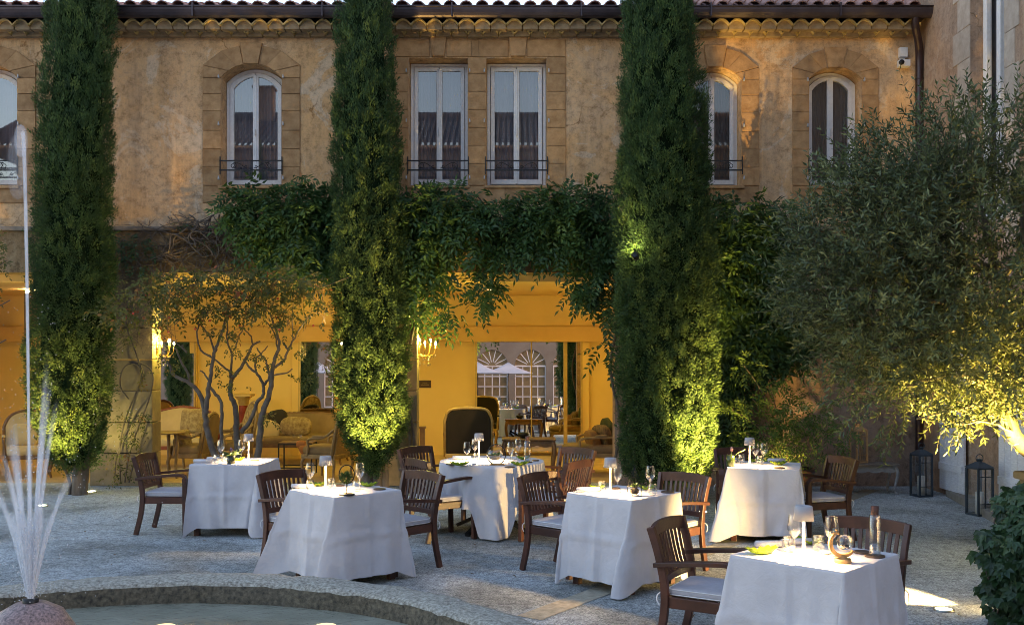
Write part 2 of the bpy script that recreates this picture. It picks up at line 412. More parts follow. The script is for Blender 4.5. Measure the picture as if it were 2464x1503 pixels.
# génoise eave: two rows of clay tiles with mortar filling
PITCH = .2275
def genoise(z, out, off, tmb, mmb, drop):
    """one row: thin arched tile edges in a scalloped line, mortar set back below them"""
    k = int((XR-XL)/PITCH); r = PITCH*.5; A = .078
    for i in range(k+1):
        c = XL+off+i*PITCH+random.uniform(-.004, .004)
        if c+r > XR-.05: continue
        dz = random.uniform(-.005, .005); o, inn = [], []
        for j in range(11):
            u = -1+2*j/10; h = A*(1-abs(u)**1.9)
            o.append((c+r*u, z+dz+h)); inn.append((c+r*u*.93, z+dz+h-.020))
        y = FY-out-random.uniform(-.008, .008); tmb.plate(o[::-1]+inn, (), y, FY-.002, tint=random.random())
        n = 11; q = [(a, b) for a, b in inn]
        mmb.plate(q[::-1]+[(c-r*.93, z+dz-drop), (c+r*.93, z+dz-drop)], (), y+.05+random.uniform(0, .015), FY-.004, tint=random.random())
tm, mm_ = MB(), MB(); genoise(fz(87), .15, 0, tm, mm_, .035); genoise(fz(74), .30, PITCH/2, tm, mm_, .06)
cor = tm.build('eave_tiles', m_genoise, bld); mm_.build('mortar_fill', m_mortar, cor)
sl = MB(); sl.bb(XL, XR-.02, FY-.27, FY+.3, fz(66)+.06, fz(66)+.1); sl.build('eave_board', m_zinc, bld)
# gutter
gt = MB(); GY, GZ, GR = FY-.36, Z(20, FY-.36), .085
gp = [(GY+GR*math.cos(PI+PI*j/10), GZ+GR*1.7*math.sin(PI+PI*j/10)) for j in range(11)]
gp2 = [(GY+(GR-.008)*math.cos(2*PI-PI*j/10), GZ+.01+(GR-.008)*1.7*math.sin(2*PI-PI*j/10)) for j in range(11)]
loop = gp+gp2; vs = [(XL, y, z) for y, z in loop]+[(XR+.05, y, z) for y, z in loop]; L = len(loop)
gt.add(vs, [(i, (i+1) % L, (i+1) % L+L, i+L) for i in range(L)]+[tuple(range(L))[::-1], tuple(range(L, 2*L))])
gt.tube([(XL, GY-GR, GZ), (XR+.05, GY-GR, GZ)], .013, 6)
for k in range(9): gt.box((XL+1+k*1.83, GY-GR*.2, GZ-.05), (.02, GR*2.15, .19))
gut = gt.build('gutter', m_zinc, bld)
dp = MB(); px = fx(2205)
dp.tube(sm([(fx(2180), GY+.02, GZ-.13), (fx(2180), GY+.05, GZ-.25), (fx(2196), FY-.2, GZ-.42), (px, FY-.1, GZ-.58), (px, FY-.09, GZ-.9), (px, FY-.09, 0.05)], 2), .055, 12)
for z in (5.9, 4.4, 2.6, 1.0): dp.lathe([(.06, -.012), (.064, 0), (.06, .012)], 12, (px, FY-.09, z))
dp.build('drainpipe', M_('brown_pipe', (.03, .016, .016), (.05, .027, .027), 6, .35, metal=.3), bld)
# roof: rows of barrel tiles
def barrel_roof(mb, x0, x1, y0, z0, ln, slope, pitch=.2275, n=6, over=.02):
    k = int((x1-x0)/pitch); c, s_ = math.cos(slope), math.sin(slope); rows = max(1, int(ln/.34))
    for i in range(k):
        cx = x0+(i+.5)*pitch; tt = random.random()
        for r in range(rows):
            l0, l1 = r*.34-(.03 if r else 0), (r+1)*.34; dz = random.uniform(-.004, .004)
            tt2 = .5*tt+.5*random.random(); dx = random.uniform(-.006, .006)
            for side in (0, 1):   # cover tile, then the pan next to it
                rr = pitch*(.36 if side == 0 else .30); xx = cx+(0 if side == 0 else pitch/2); vs = []
                for l, ra, lift in ((l0, rr*1.06, .012), (l1, rr*.88, 0)):
                    for j in range(n+1):
                        a = PI*j/n; h = rr*.9*math.sin(a)*(1 if side == 0 else -.6)+(lift+dz+.02 if side == 0 else .01)
                        vs.append((xx+dx+ra*math.cos(a), y0+l*c-h*s_, z0+l*s_+h*c))
                m = n+1; fs = [(j, j+m, j+m+1, j+1) for j in range(n)]
                mb.add(vs, fs, False, tt2)
RY = FY-.36
rf = MB(); barrel_roof(rf, XL, fx(1590), RY, Z(21, RY), 3.6, math.radians(15)); rf.build('roof', m_tile, bld, solid=.014)
rf = MB(); barrel_roof(rf, fx(1592), XR, RY, Z(22, RY), 1.2, math.radians(25)); rf.build('roof', m_tile, bld, solid=.014)
rb = MB(); s15 = math.radians(15)
rb.add([(XL, RY+.1, Z(21, RY)-.03), (XR, RY+.1, Z(21, RY)-.03), (XR, RY+4, Z(21, RY)-.03+3.9*math.tan(s15)), (XL, RY+4, Z(21, RY)-.03+3.9*math.tan(s15))], [(0, 1, 2, 3)]); rb.build('roof_deck', m_dark, bld)
# stepped-back upper storey over the right-hand end
yb = FY+.68; ub = MB(); ub.bb(fx(1662), fx(1925), yb+.1, yb+1.5, Z(13, yb), Z(-60, yb)); ub.build('rear_dormer', M_('slate_blue_boards', (.05, .05, .07), (.08, .08, .11), 3, .7), bld)
ub = MB(); ub.bb(fx(1930), XR+.6, yb, yb+1.5, Z(30, yb), Z(-80, yb)); ub.build('rear_wall', M_('pink_render', (.42, .31, .28), (.5, .38, .34), 2, .9, .2, 20), bld)
fb = MB(); fb.tube([(fx(1930), yb-.03, Z(24, yb)), (fx(2203), yb-.06, Z(4, yb))], .03, 8)
fb.tube(sm([(fx(2205), yb-.1, Z(-40, yb)), (fx(2205), yb-.1, Z(10, yb)), (fx(2200), yb-.35, Z(26, yb))]), .05, 10)
fb.bb(fx(1921), fx(1931), yb-.03, yb+.2, Z(26, yb), Z(-60, yb)); fb.build('lead_flashing', M_('lead', (.13, .13, .16), (.2, .2, .24), 5, .5, metal=.5), bld)

m_galv = M_('galvanised_iron', (.4, .4, .4), (.55, .55, .55), 10, .5, metal=.4)
# windows -----------------------------------------------------------
def inset(o, dx, db, dt):
    xs = [p[0] for p in o]; zs = [p[1] for p in o]; c = (min(xs)+max(xs))/2; hw = (max(xs)-min(xs))/2; z0, z1 = min(zs), max(zs)
    return [(c+(p[0]-c)*(hw-dx)/hw, z0+db+(p[1]-z0)*(z1-z0-db-dt)/(z1-z0)) for p in o]
def half(o, side, gap):
    """left (-1) or right (+1) part of an outline, gap away from its middle"""
    xs = [p[0] for p in o]; c = (min(xs)+max(xs))/2; e = c+side*gap; out = []
    n = len(o)
    for i in range(n):
        a, b = o[i], o[(i+1) % n]; ia, ib = (a[0]-e)*side >= 0, (b[0]-e)*side >= 0
        if ia: out.append(a)
        if ia != ib: t = (e-a[0])/(b[0]-a[0]); out.append((e, a[1]+(b[1]-a[1])*t))
    return out
def scrolls(mb, x0, x1, z0, z1, y):
    c, hw, h = (x0+x1)/2, (x1-x0)/2, (z1-z0)
    for sgn in (-1, 1):
        pts = []
        for i in range(26):                      # spiral
            t = i/25; a = PI*.5+t*PI*3.1; r = h*.40*(1-.72*t); pts.append((c+sgn*(hw*.60+r*math.cos(a)*1.1), y, z0+h*.48+r*math.sin(a)))
        mb.tube(pts, .0055, 5)
        mb.tube(sm([(c+sgn*hw*.60, y, z0+h*.88), (c+sgn*hw*.42, y, z0+h*.82), (c+sgn*hw*.25, y, z0+h*.35), (c+sgn*hw*.08, y, z0+h*.12)]), .0055, 5)
        pts = [(c+sgn*(hw*.17+h*.2*(1-.6*i/14)*math.cos(-PI*.5+i/14*PI*2.4)), y, z0+h*.34+h*.2*(1-.6*i/14)*math.sin(-PI*.5+i/14*PI*2.4)) for i in range(15)]
        mb.tube(pts, .0045, 5)
RC = .235
for wi, (w, h) in enumerate(zip(wins, holes)):
    xs = [p[0] for p in h]; zs = [p[1] for p in h]; x0, x1, z0, z1 = min(xs), max(xs), min(zs), max(zs); c = (x0+x1)/2
    dark = wi >= 4
    fo = inset(h, .004, .004, .01); f = MB(); op = inset(h, .052, .05, .06)
    f.plate(fo, [op[::-1]], FY+RC+.02, FY+RC+.09)
    fr = f.build('window', m_frame, bld, bevel=.006)
    sash = inset(h, .058, .056, .066); sb = MB()
    for sd in (-1, 1):
        so = half(sash, sd, .003); si = half(inset(h, .115, .125, .125), sd, .042)
        sb.plate(so, [si[::-1]], FY+RC, FY+RC+.05)
    sb.bb(c-.018, c+.018, FY+RC-.014, FY+RC-.001, z0+.06, z1-.1); sb.box((c, FY+RC-.03, z0+.82), (.014, .03, .1))
    sb.build('sash', m_frame, fr, bevel=.006)
    pb = MB()
    for sd in (-1, 1): 
        o_ = half(inset(h, .11, .12, .12), sd, .045); pb.add([(a, FY+RC+.025, b) for a, b in o_], [tuple(range(len(o_)))])
    pb.build('pane', m_pane2 if dark else m_pane, fr)
    cb = MB(); m = 60; cv = [(x0+(x1-x0)*i/m, FY+RC+.14+.02*math.sin(i*1.7)+.01*math.sin(i*.7+wi), z) for z in (z0, z1) for i in range(m+1)]
    cb.add(cv, [(i, i+1, i+m+2, i+m+1) for i in range(m)], True); cb.build('curtain', m_curtain_dark if dark else m_curtain, fr)
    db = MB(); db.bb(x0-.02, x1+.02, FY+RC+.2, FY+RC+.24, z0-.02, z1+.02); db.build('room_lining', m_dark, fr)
    rl = MB(); zr1, zr0 = fz(388), fz(410.5); ya = FY-.03
    for z in (zr0, zr1): rl.bar((x0-.02, ya, z), (x1+.02, ya, z), .012, .02)
    for x in (x0-.01, x1+.01): rl.bar((x, ya, zr0-.06), (x, ya, zr1+.06), .014, .014); rl.bar((x, ya, zr0), (x, FY+.04, zr0), .012, .012, (0, 0, 1)); rl.bar((x, ya, zr1), (x, FY+.04, zr1), .012, .012, (0, 0, 1))
    scrolls(rl, x0+.01, x1-.01, zr0+.012, zr1-.012, ya); rl.build('guard_rail', m_iron, fr)
    for z in (z0+.1, (z0+z1)/2, z1-.2):
        for x in (x0-.03, x1+.03): hb = MB(); hb.box((x, FY-.03, z), (.018, .05, .03)); hb.tube([(x, FY-.05, z-.022), (x, FY-.05, z+.035)], .008, 6); hb.build('shutter_hinge', m_galv, fr)
# stone surrounds
def blocks(mb, polys, y=FY-.02, gap=.0025):
    for p in polys:
        cx = sum(a for a, b in p)/len(p); cz = sum(b for a, b in p)/len(p)
        q = [(a-math.copysign(gap, a-cx) if abs(a-cx) > gap else a, b-math.copysign(gap, b-cz) if abs(b-cz) > gap else b) for a, b in p]
        dy = random.uniform(-.003, .003); mb.plate(q, (), y+dy, FY+.03, tint=random.random())
def arch_surround(wi, ohw, ysh, ytop, key=True):
    w, h = wins[wi], holes[wi]; xs = [p[0] for p in h]; x0, x1 = min(xs), max(xs); c = (x0+x1)/2; O = ohw*FY/F; zb = min(p[1] for p in h); mb = MB()
    zsh, ztop, zsp, zbot = fz(ysh), fz(ytop), fz(w[3]), fz(489)
    cuts = [zb-.003]+[zb+(zsp-zb)*t for t in (.17, .34, .51, .69, .85)]+[zsp]
    for a, b in zip(cuts[:-1], cuts[1:]):
        mb_p = [[(c-O, a), (x0, a), (x0, b), (c-O, b)], [(x1, a), (c+O, a), (c+O, b), (x1, b)]]; blocks(mb, mb_p)
    ar = [p for p in h[2:]]                # right spring .. left spring
    kw = .145
    # outline above the springing: shoulder, slope, keystone
    outer = [(c+O, zsp), (c+O, zsh), (c+O*.62, zsh+(ztop-zsh)*.66), (c+.17, ztop-.03)]
    n = len(ar)-1; ia = [0, 2, 4, int(n/2)-2]
    ins = [ar[0], ar[1], ar[3], ar[5]]
    P = [[ar[0], (c+O, zsp), (c+O, zsh), ar[2], ar[1]], [ar[2], (c+O, zsh), outer[2], ar[4], ar[3]], [ar[4], outer[2], (c+.17, ztop-.035), (c+.115, ar[5][1]), ar[5]]]
    P += [[(2*c-a, b) for a, b in q][::-1] for q in P]
    blocks(mb, P); blocks(mb, [[(c-.108, ar[6][1]-.004), (c+.108, ar[6][1]-.004), (c+(.165), ztop+.0), (c-.165, ztop+.0)]], FY-(.05 if key else .02))
    blocks(mb, [[(c-O, zbot), (c-.02, zbot), (c-.02, zb-.006), (c-O, zb-.006)], [(c-.02, zbot), (c+O, zbot), (c+O, zb-.006), (c-.02, zb-.006)]])
    mb.bb(x0-.04, x1+.04, FY-.05, FY+.3, zb-.045, zb-.001, tint=.7)
    mb.build('window_surround', m_stone, bld, bevel=.006)
arch_surround(0, 118, 158, 105); arch_surround(1, 117.5, 158, 105); arch_surround(4, 107, 163, 110); arch_surround(5, 104, 164, 114, False)
mb = MB(); xa, xb = fx(945), fx(1361); zt, zl, zb, zbot = fz(96), fz(138), fz(447), fz(488)
a0, a1, b0, b1 = [fx(v) for v in (983, 1125, 1170, 1315)]
cs = [zb+(zl-zb)*t for t in (0, .17, .31, .45, .59, .73, .87, 1)]
for z0_, z1_ in zip(cs[:-1], cs[1:]): blocks(mb, [[(xa, z0_), (a0, z0_), (a0, z1_), (xa, z1_)], [(a1, z0_), (b0, z0_), (b0, z1_), (a1, z1_)], [(b1, z0_), (xb, z0_), (xb, z1_), (b1, z1_)]])
e = [xa, fx(1034), fx(1073), fx(1134), fx(1152), fx(1223), fx(1267), xb]
for i, (u, v) in enumerate(zip(e[:-1], e[1:])):
    if i in (1, 5): blocks(mb, [[(u+.03, zl), (v-.02, zl), (v+.01, fz(86)), (u, fz(86))]], FY-.06)
    elif i != 3: blocks(mb, [[(u, zl), (v, zl), (v, zt), (u, zt)]])
    else: blocks(mb, [[(u, zl), (v, zl), (v, zt), (u, zt)]])
blocks(mb, [[(u, zbot), (v, zbot), (v, zb-.006), (u, zb-.006)] for u, v in ((xa, fx(1070)), (fx(1070), fx(1215)), (fx(1215), xb))])
for u, v in ((a0, a1), (b0, b1)): mb.bb(u-.03, v+.03, FY-.045, FY+.3, zb-.04, zb-.001, tint=.7)
mb.build('window_surround', m_stone, bld, bevel=.006)

# ground-floor lounge: floor, ceiling, back wall, beam, side wall
ib = MB(); ib.bb(XL, XR, FY+WT+.002, IY, .0, .012); ib.build('lounge_floor', m_floor, bld)
ib = MB(); ib.bb(XL, XR, FY+WT+.003, IY+.2, 3.05, 3.15); ib.bb(XL, XR, FY+WT+.003, FY+WT+.16, 3.0, 3.049); ib.build('lounge_ceiling', m_ceil, bld)
ib = MB(); ib.bb(XL, XR, IY, IY+.2, 0, 3.049); ib.build('lounge_back_wall', m_int, bld)
ib = MB(); zb0, zb1 = Z(822, IY), Z(785, IY-.15); ib.bb(XL, XR-.01, IY-.18, IY-.001, zb0, zb1); ib.build('lounge_beam', M_('beam_paint', (.56, .34, .11), (.64, .40, .14), 1.5, .8), bld, bevel=.01)
ib = MB(); ib.bb(XL-.2, XL, FY, IY, 0, 3.2); ib.bb(2.55, 2.7, FY+WT, IY-.002, 0, 3.049); ib.build('lounge_side_wall', m_int, bld)
for x in (X(1408, IY), X(480, IY)-.1, X(712, IY)):
    ib = MB(); ib.bb(x-.07, x+.07, IY-.07, IY-.001, 0.012, zb0-.001); ib.build('lounge_pilaster', m_int, bld, bevel=.008)
# mirrors (lean back a little at the top)
def mirror(x0, x1, z0, z1, label, split=None):
    t = thing('wall_mirror', label, 'mirror', (0, 0, 0), 0, 'tall mirrors on the lounge back wall')
    yb_, tilt = IY-.09, math.tan(math.radians(.95)); Y = lambda z: yb_+(z-z0)*tilt-.0
    g = MB(); w = .035
    g.add([(x0, Y(z0), z0), (x1, Y(z0), z0), (x1, Y(z1), z1), (x0, Y(z1), z1)], [(0, 1, 2, 3)]); g.build('mirror_glass', m_mirror, t)
    f = MB()
    for x in (x0-w/2, x1+w/2)+((split,) if split else ()): f.bar((x, Y(z0)-.012, z0-w), (x, Y(z1)-.012, z1+.0), .035 if x != split else .022, .03, (1, 0, 0))
    f.bar((x0-w, Y(z0)-.012, z0-w/2), (x1+w, Y(z0)-.012, z0-w/2), .034, .034, (0, 1, 0)); f.build('mirror_frame', m_gilt, t)
    return t
zm0, zm1 = .1, zb0-.005
mirror(X(1148, IY), X(1355, IY), zm0, zm1, 'wide two-pane mirror reflecting the courtyard, behind the low console', X(1278, IY))
mirror(X(1364, IY), X(1396, IY), zm0, zm1, 'narrow mirror strip beside the chaise with striped cushions')
mirror(X(388, IY), X(470, IY), .75, zm1, 'dark mirror above the cream settee, left of the branching tree')
mirror(X(724, IY), X(806, IY), .55, zm1, 'tall mirror behind the long sofa, half hidden by the middle cypress')

# ================================================================== wing building on the right
wing = thing('wing_building', 'pale plastered side wing with a tall narrow window and white door shutters', 'building', (0, 0, 0))
WX = 5.95
w = MB(); RM = Matrix.Rotation(PI/2, 4, 'Z')    # plate's x axis runs along +y, its front faces -x ... built directly instead
def side_plate(mb, outer, holes, x0, x1, tint=.5):
    """polygon (y,z) with holes, front at x0 (facing -x)"""
    t = MB(); t.plate([(-a, b) for a, b in outer][::-1], [[(-a, b) for a, b in h][::-1] for h in holes], x0, x1)
    mb.add([(v[1], -v[0], v[2]) for v in t.v], t.f, tint=tint)
wy0, wy1, wz0, wz1 = 12.02, 12.92, 3.55, 7.6
side_plate(w, [(2.5, 0), (FY+3, 0), (FY+3, 9.4), (2.5, 9.4)], [[(wy0, wz0), (wy0, wz1), (wy1, wz1), (wy1, wz0)]], WX, WX+.5)
w.build('wing_wall', m_wing, wing)
m_lime = M_('pale_limestone', (.33, .265, .2), (.46, .38, .3), 9, .9, .5, 30, tint=.12)
for sgn, ye in ((1, wy1), (-1, wy0)):
    q = MB(); z = wz0-.3; k = 0
    while z < 8:
        hgt = .42; wd = .36 if k % 2 else .50
        a, bq = (ye, ye+wd) if sgn > 0 else (ye-wd*.7, ye)
        q.bb(WX-.012, WX+.05, a+.002, bq-.002, z+.002, z+hgt-.002, tint=random.random()); z += hgt; k += 1
    q.build('window_surround', m_lime, wing, bevel=.006)
f = MB(); fx0 = WX+.16
for y in (wy0+.035, wy1-.035): f.bb(fx0, fx0+.07, y-.035, y+.035, wz0, wz1)
for y in (wy0+.105, wy1-.105): f.bb(fx0-.02, fx0+.05, y-.034, y+.034, wz0, wz1)
ym = (wy0+wy1)/2; f.bb(fx0-.02, fx0+.05, ym-.05, ym+.05, wz0, wz1)
f.bb(fx0, fx0+.068, wy0+.07, wy1-.07, wz0, wz0+.08)
wf = f.build('window', m_frame, wing, bevel=.006)
f = MB(); f.add([(fx0+.03, wy0, wz0), (fx0+.03, wy1, wz0), (fx0+.03, wy1, wz1), (fx0+.03, wy0, wz1)], [(0, 3, 2, 1)]); f.build('pane', m_pane3, wf)
f = MB(); f.bb(fx0+.12, fx0+.14, wy0-.1, wy1+.1, wz0-.1, wz1+.1); f.build('curtain', M_('grey_curtain', (.12, .115, .13), (.16, .155, .17), 4, .9), wf)
def shutter(ya, yb, zt, lean):
    s = MB(); n = 4; y = ya
    for i in range(n):
        y2 = ya+(yb-ya)*(i+1)/n; x = WX-.06-lean*(1-(i+.5)/n); s.bb(x-.018, x+.018, y+.003, y2-.003, .08+random.uniform(0, .02), zt, tint=random.random()); y = y2
    for z in (.35, 1.1, zt-.3): s.bb(WX-.1-lean*.5, WX-.08-lean*.5, ya+.02, yb-.02, z, z+.1)
    s.build('door_shutter', m_shut, wing, bevel=.004)
shutter(12.95, 13.68, 2.45, .0); shutter(11.42, 12.02, 2.45, .0)
s = MB(); s.bb(WX-.02, WX+.02, 10.2, 11.38, .1, 2.4); s.build('door_recess', M_('dark_red_door', (.05, .022, .02), (.08, .04, .035), 5, .7), wing)
st = MB(); st.add([(5.86, 13.45, 0), (WX, 13.45, 0), (WX, 9.5, 0), (5.12, 9.5, 0), (5.86, 13.45, .09), (WX, 13.45, .09), (WX, 9.5, .09), (5.12, 9.5, .09)], [(4, 7, 6, 5), (0, 3, 7, 4), (0, 4, 5, 1), (2, 6, 7, 3)])
tag(st.build('stone_step', M_('step_stone', (.2, .17, .13), (.3, .27, .22), 8, .9, .4, 40)), kind='structure')
# security camera on the facade
t = thing('security_camera', 'small white security camera under a junction box near the drainpipe', 'camera', (fx(2163), FY, fz(157)))
b = MB(); b.bb(-.02, .1, -.07, -.001, .1, .24); b.build('junction_box', m_frame, t, bevel=.008)
b = MB(); b.box((.04, -.06, 0), (.16, .11, .1)); b.bb(.0, .08, -.02, -.0005, -.05, .12); b.build('camera_body', m_frame, t, bevel=.015)
b = MB(); b.lathe([(.0, -.0), (.035, 0), (.038, .03), (.0, .03)], 14); b.xf(Matrix.Translation((-.02, -.118, 0)) @ Matrix.Rotation(PI/2, 4, 'X')); b.build('lens', m_iron, t)

# ================================================================== building across the courtyard (seen in mirrors and window panes)
opp = thing('opposite_building', 'grey plastered building with fanlight windows and tiled roof, seen only in the mirror', 'building', (0, 0, 0))
m_opp = M_('grey_render', (.115, .10, .085), (.15, .135, .115), 1, .9); m_opproof = M_('old_grey_tile', (.05, .04, .036), (.10, .08, .07), 3, .85, tint=.4)
OY = -30
fan = []
for k in range(-6, 7):
    c = -1.25+k*2.6; fan.append([(c-1.05, .1), (c-1.05, 2.95)]+[(c+1.05*math.cos(PI-PI*i/14), 2.95+1.08*math.sin(PI-PI*i/14)) for i in range(1, 14)]+[(c+1.05, 2.95), (c+1.05, .1)])
t_ = MB(); t_.plate([(-32, 0), (28, 0), (28, 14.4), (-32, 14.4)], fan, 0, .4)
w = MB(); w.add([(-v[0], -v[1], v[2]) for v in t_.v], t_.f); w.v = [(v[0], v[1]+OY, v[2]) for v in w.v]; w.build('wall', m_opp, opp)
m_oppw = M_('grey_window_paint', (.5, .5, .52), None)
for h in fan:
    c = -(h[0][0]+1.05); f = MB()
    for a in np.linspace(0, PI, 8): f.bar((c+.25*math.cos(a), OY-.1, 2.95+.25*math.sin(a)), (c+1.06*math.cos(a), OY-.1, 2.95+1.06*math.sin(a)), .05, .05)
    for x in np.linspace(-1.02, 1.02, 5): f.bar((c+x, OY-.1, .1), (c+x, OY-.1, 2.9), .06, .06, (1, 0, 0))
    for z in np.linspace(.15, 2.9, 5): f.bar((c-1.05, OY-.1, z), (c+1.05, OY-.1, z), .06, .06)
    fr = f.build('window', m_oppw, opp); f = MB(); f.add([(c-1.1, OY-.3, 0), (c+1.1, OY-.3, 0), (c+1.1, OY-.3, 4.1), (c-1.1, OY-.3, 4.1)], [(3, 2, 1, 0)]); f.build('pane', M_('dim_lit_pane', (.16, .11, .05), (.24, .17, .08), 2, .3), fr)
r = MB(); barrel_roof(r, -32, 28, 0, 0, 6.8, math.radians(27), pitch=.34); r.v = [(v[0], OY+.4-v[1], v[2]+14.5) for v in r.v]; r.build('roof', m_opproof, opp)
r = MB(); rz_ = 14.5+6.8*math.sin(math.radians(27)); ry_ = OY+.4-6.8*math.cos(math.radians(27)); r.tube([(-32, ry_, rz_+.02), (28, ry_, rz_+.02)], .30, 10); r.build('ridge', m_opproof, opp)
for cx_, w_, h_ in ((-9.2, .5, 1.5), (2.9, .7, 1.9), (9.5, .5, 1.4), (-16, .6, 1.6)):
    r = MB(); r.bb(cx_-w_, cx_+w_, ry_+.3, ry_+1.2, rz_-1.2, rz_+h_); r.bb(cx_-w_-.1, cx_+w_+.1, ry_+.2, ry_+1.3, rz_+h_+.002, rz_+h_+.12); r.build('chimney', m_opp, opp)
r = MB(); barrel_roof(r, -32, 28, 0, 0, 2.6, math.radians(20), pitch=.34); r.v = [(v[0], OY+2.9-v[1], v[2]+11.2) for v in r.v]; r.build('lower_roof', m_opproof, opp)
r = MB(); r.bb(-32, 28, OY-6, OY+.5, 14.3, 14.45); r.build('eave', m_mortar, opp)
def parasol(x, y, label):
    t = thing('parasol', label, 'parasol', (x, y, 0), 0, 'pale parasols reflected in the mirrors')
    b = MB(); b.tube([(0, 0, 0), (0, 0, 3.05)], .03, 8); b.lathe([(.35, 0), (.35, .06), (.05, .1)], 16); b.build('pole', m_iron, t)
    b = MB(); s = 1.6; vs = [(0, 0, 3.1)]; rim = []
    for k in range(32):
        a = 2*PI*k/32; r_ = s/max(abs(math.cos(a)), abs(math.sin(a))); rim.append((r_*math.cos(a), r_*math.sin(a)))
    for q_ in (.33, .66, 1): vs += [(x_*q_, y_*q_, 3.1-.75*q_**.75) for x_, y_ in rim]
    fs = [(0, 1+k, 1+(k+1) % 32) for k in range(32)]
    for j in range(2): fs += [(1+j*32+k, 1+(j+1)*32+k, 1+(j+1)*32+(k+1) % 32, 1+j*32+(k+1) % 32) for k in range(32)]
    b.add(vs, fs, True); b.build('canopy', M_('grey_canvas', (.45, .46, .5), (.52, .53, .57), 2, .8), t)
parasol(-.25, -27, 'pale parasol reflected in the wide mirror, right one of two'); parasol(-2.2, -26, 'pale parasol reflected in the wide mirror, left one of two'); parasol(-12.3, -25, 'pale parasol reflected in the mirror behind the long sofa')
# ================================================================== plants
m_cyp = leafmat('cypress_foliage', [(0, (.028, .058, .020)), (.55, (.060, .112, .030)), (1, (.125, .175, .042))], .6, .25, .25)
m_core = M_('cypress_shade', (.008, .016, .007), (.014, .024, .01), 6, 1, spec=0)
m_bark = M_('grey_bark', (.07, .055, .04), (.16, .13, .1), 14, .9, .6, 30, stretch=(1, 1, .3))
m_bark2 = M_('smooth_brown_bark', (.06, .045, .035), (.15, .12, .09), 9, .8, .4, 30)
m_vine = M_('dry_vine_stem', (.07, .05, .035), (.16, .125, .1), 9, .9, .4, 30)
m_wist = leafmat('wisteria_leaf', [(0, (.026, .062, .020)), (.6, (.060, .122, .034)), (1, (.12, .19, .05))], .45, .35, .4)
m_olive = leafmat('olive_leaf', [(0, (.045, .068, .028)), (.6, (.098, .128, .045)), (1, (.22, .235, .09))], .5, .2, .45)
m_myrt = leafmat('myrtle_leaf', [(0, (.05, .07, .018)), (.6, (.12, .125, .028)), (.85, (.22, .14, .035)), (1, (.28, .08, .03))], .5, .4, .35)
m_shrub = leafmat('shrub_leaf', [(0, (.05, .09, .02)), (.6, (.10, .165, .03)), (1, (.19, .25, .05))], .5, .4, .3)
m_berry = M_('red_berry', (.35, .03, .02), (.5, .06, .03), 5, .4)
m_ivy = leafmat('creeper_leaf', [(0, (.022, .05, .02)), (.7, (.05, .10, .034)), (1, (.09, .15, .05))], .4, .25, .45)

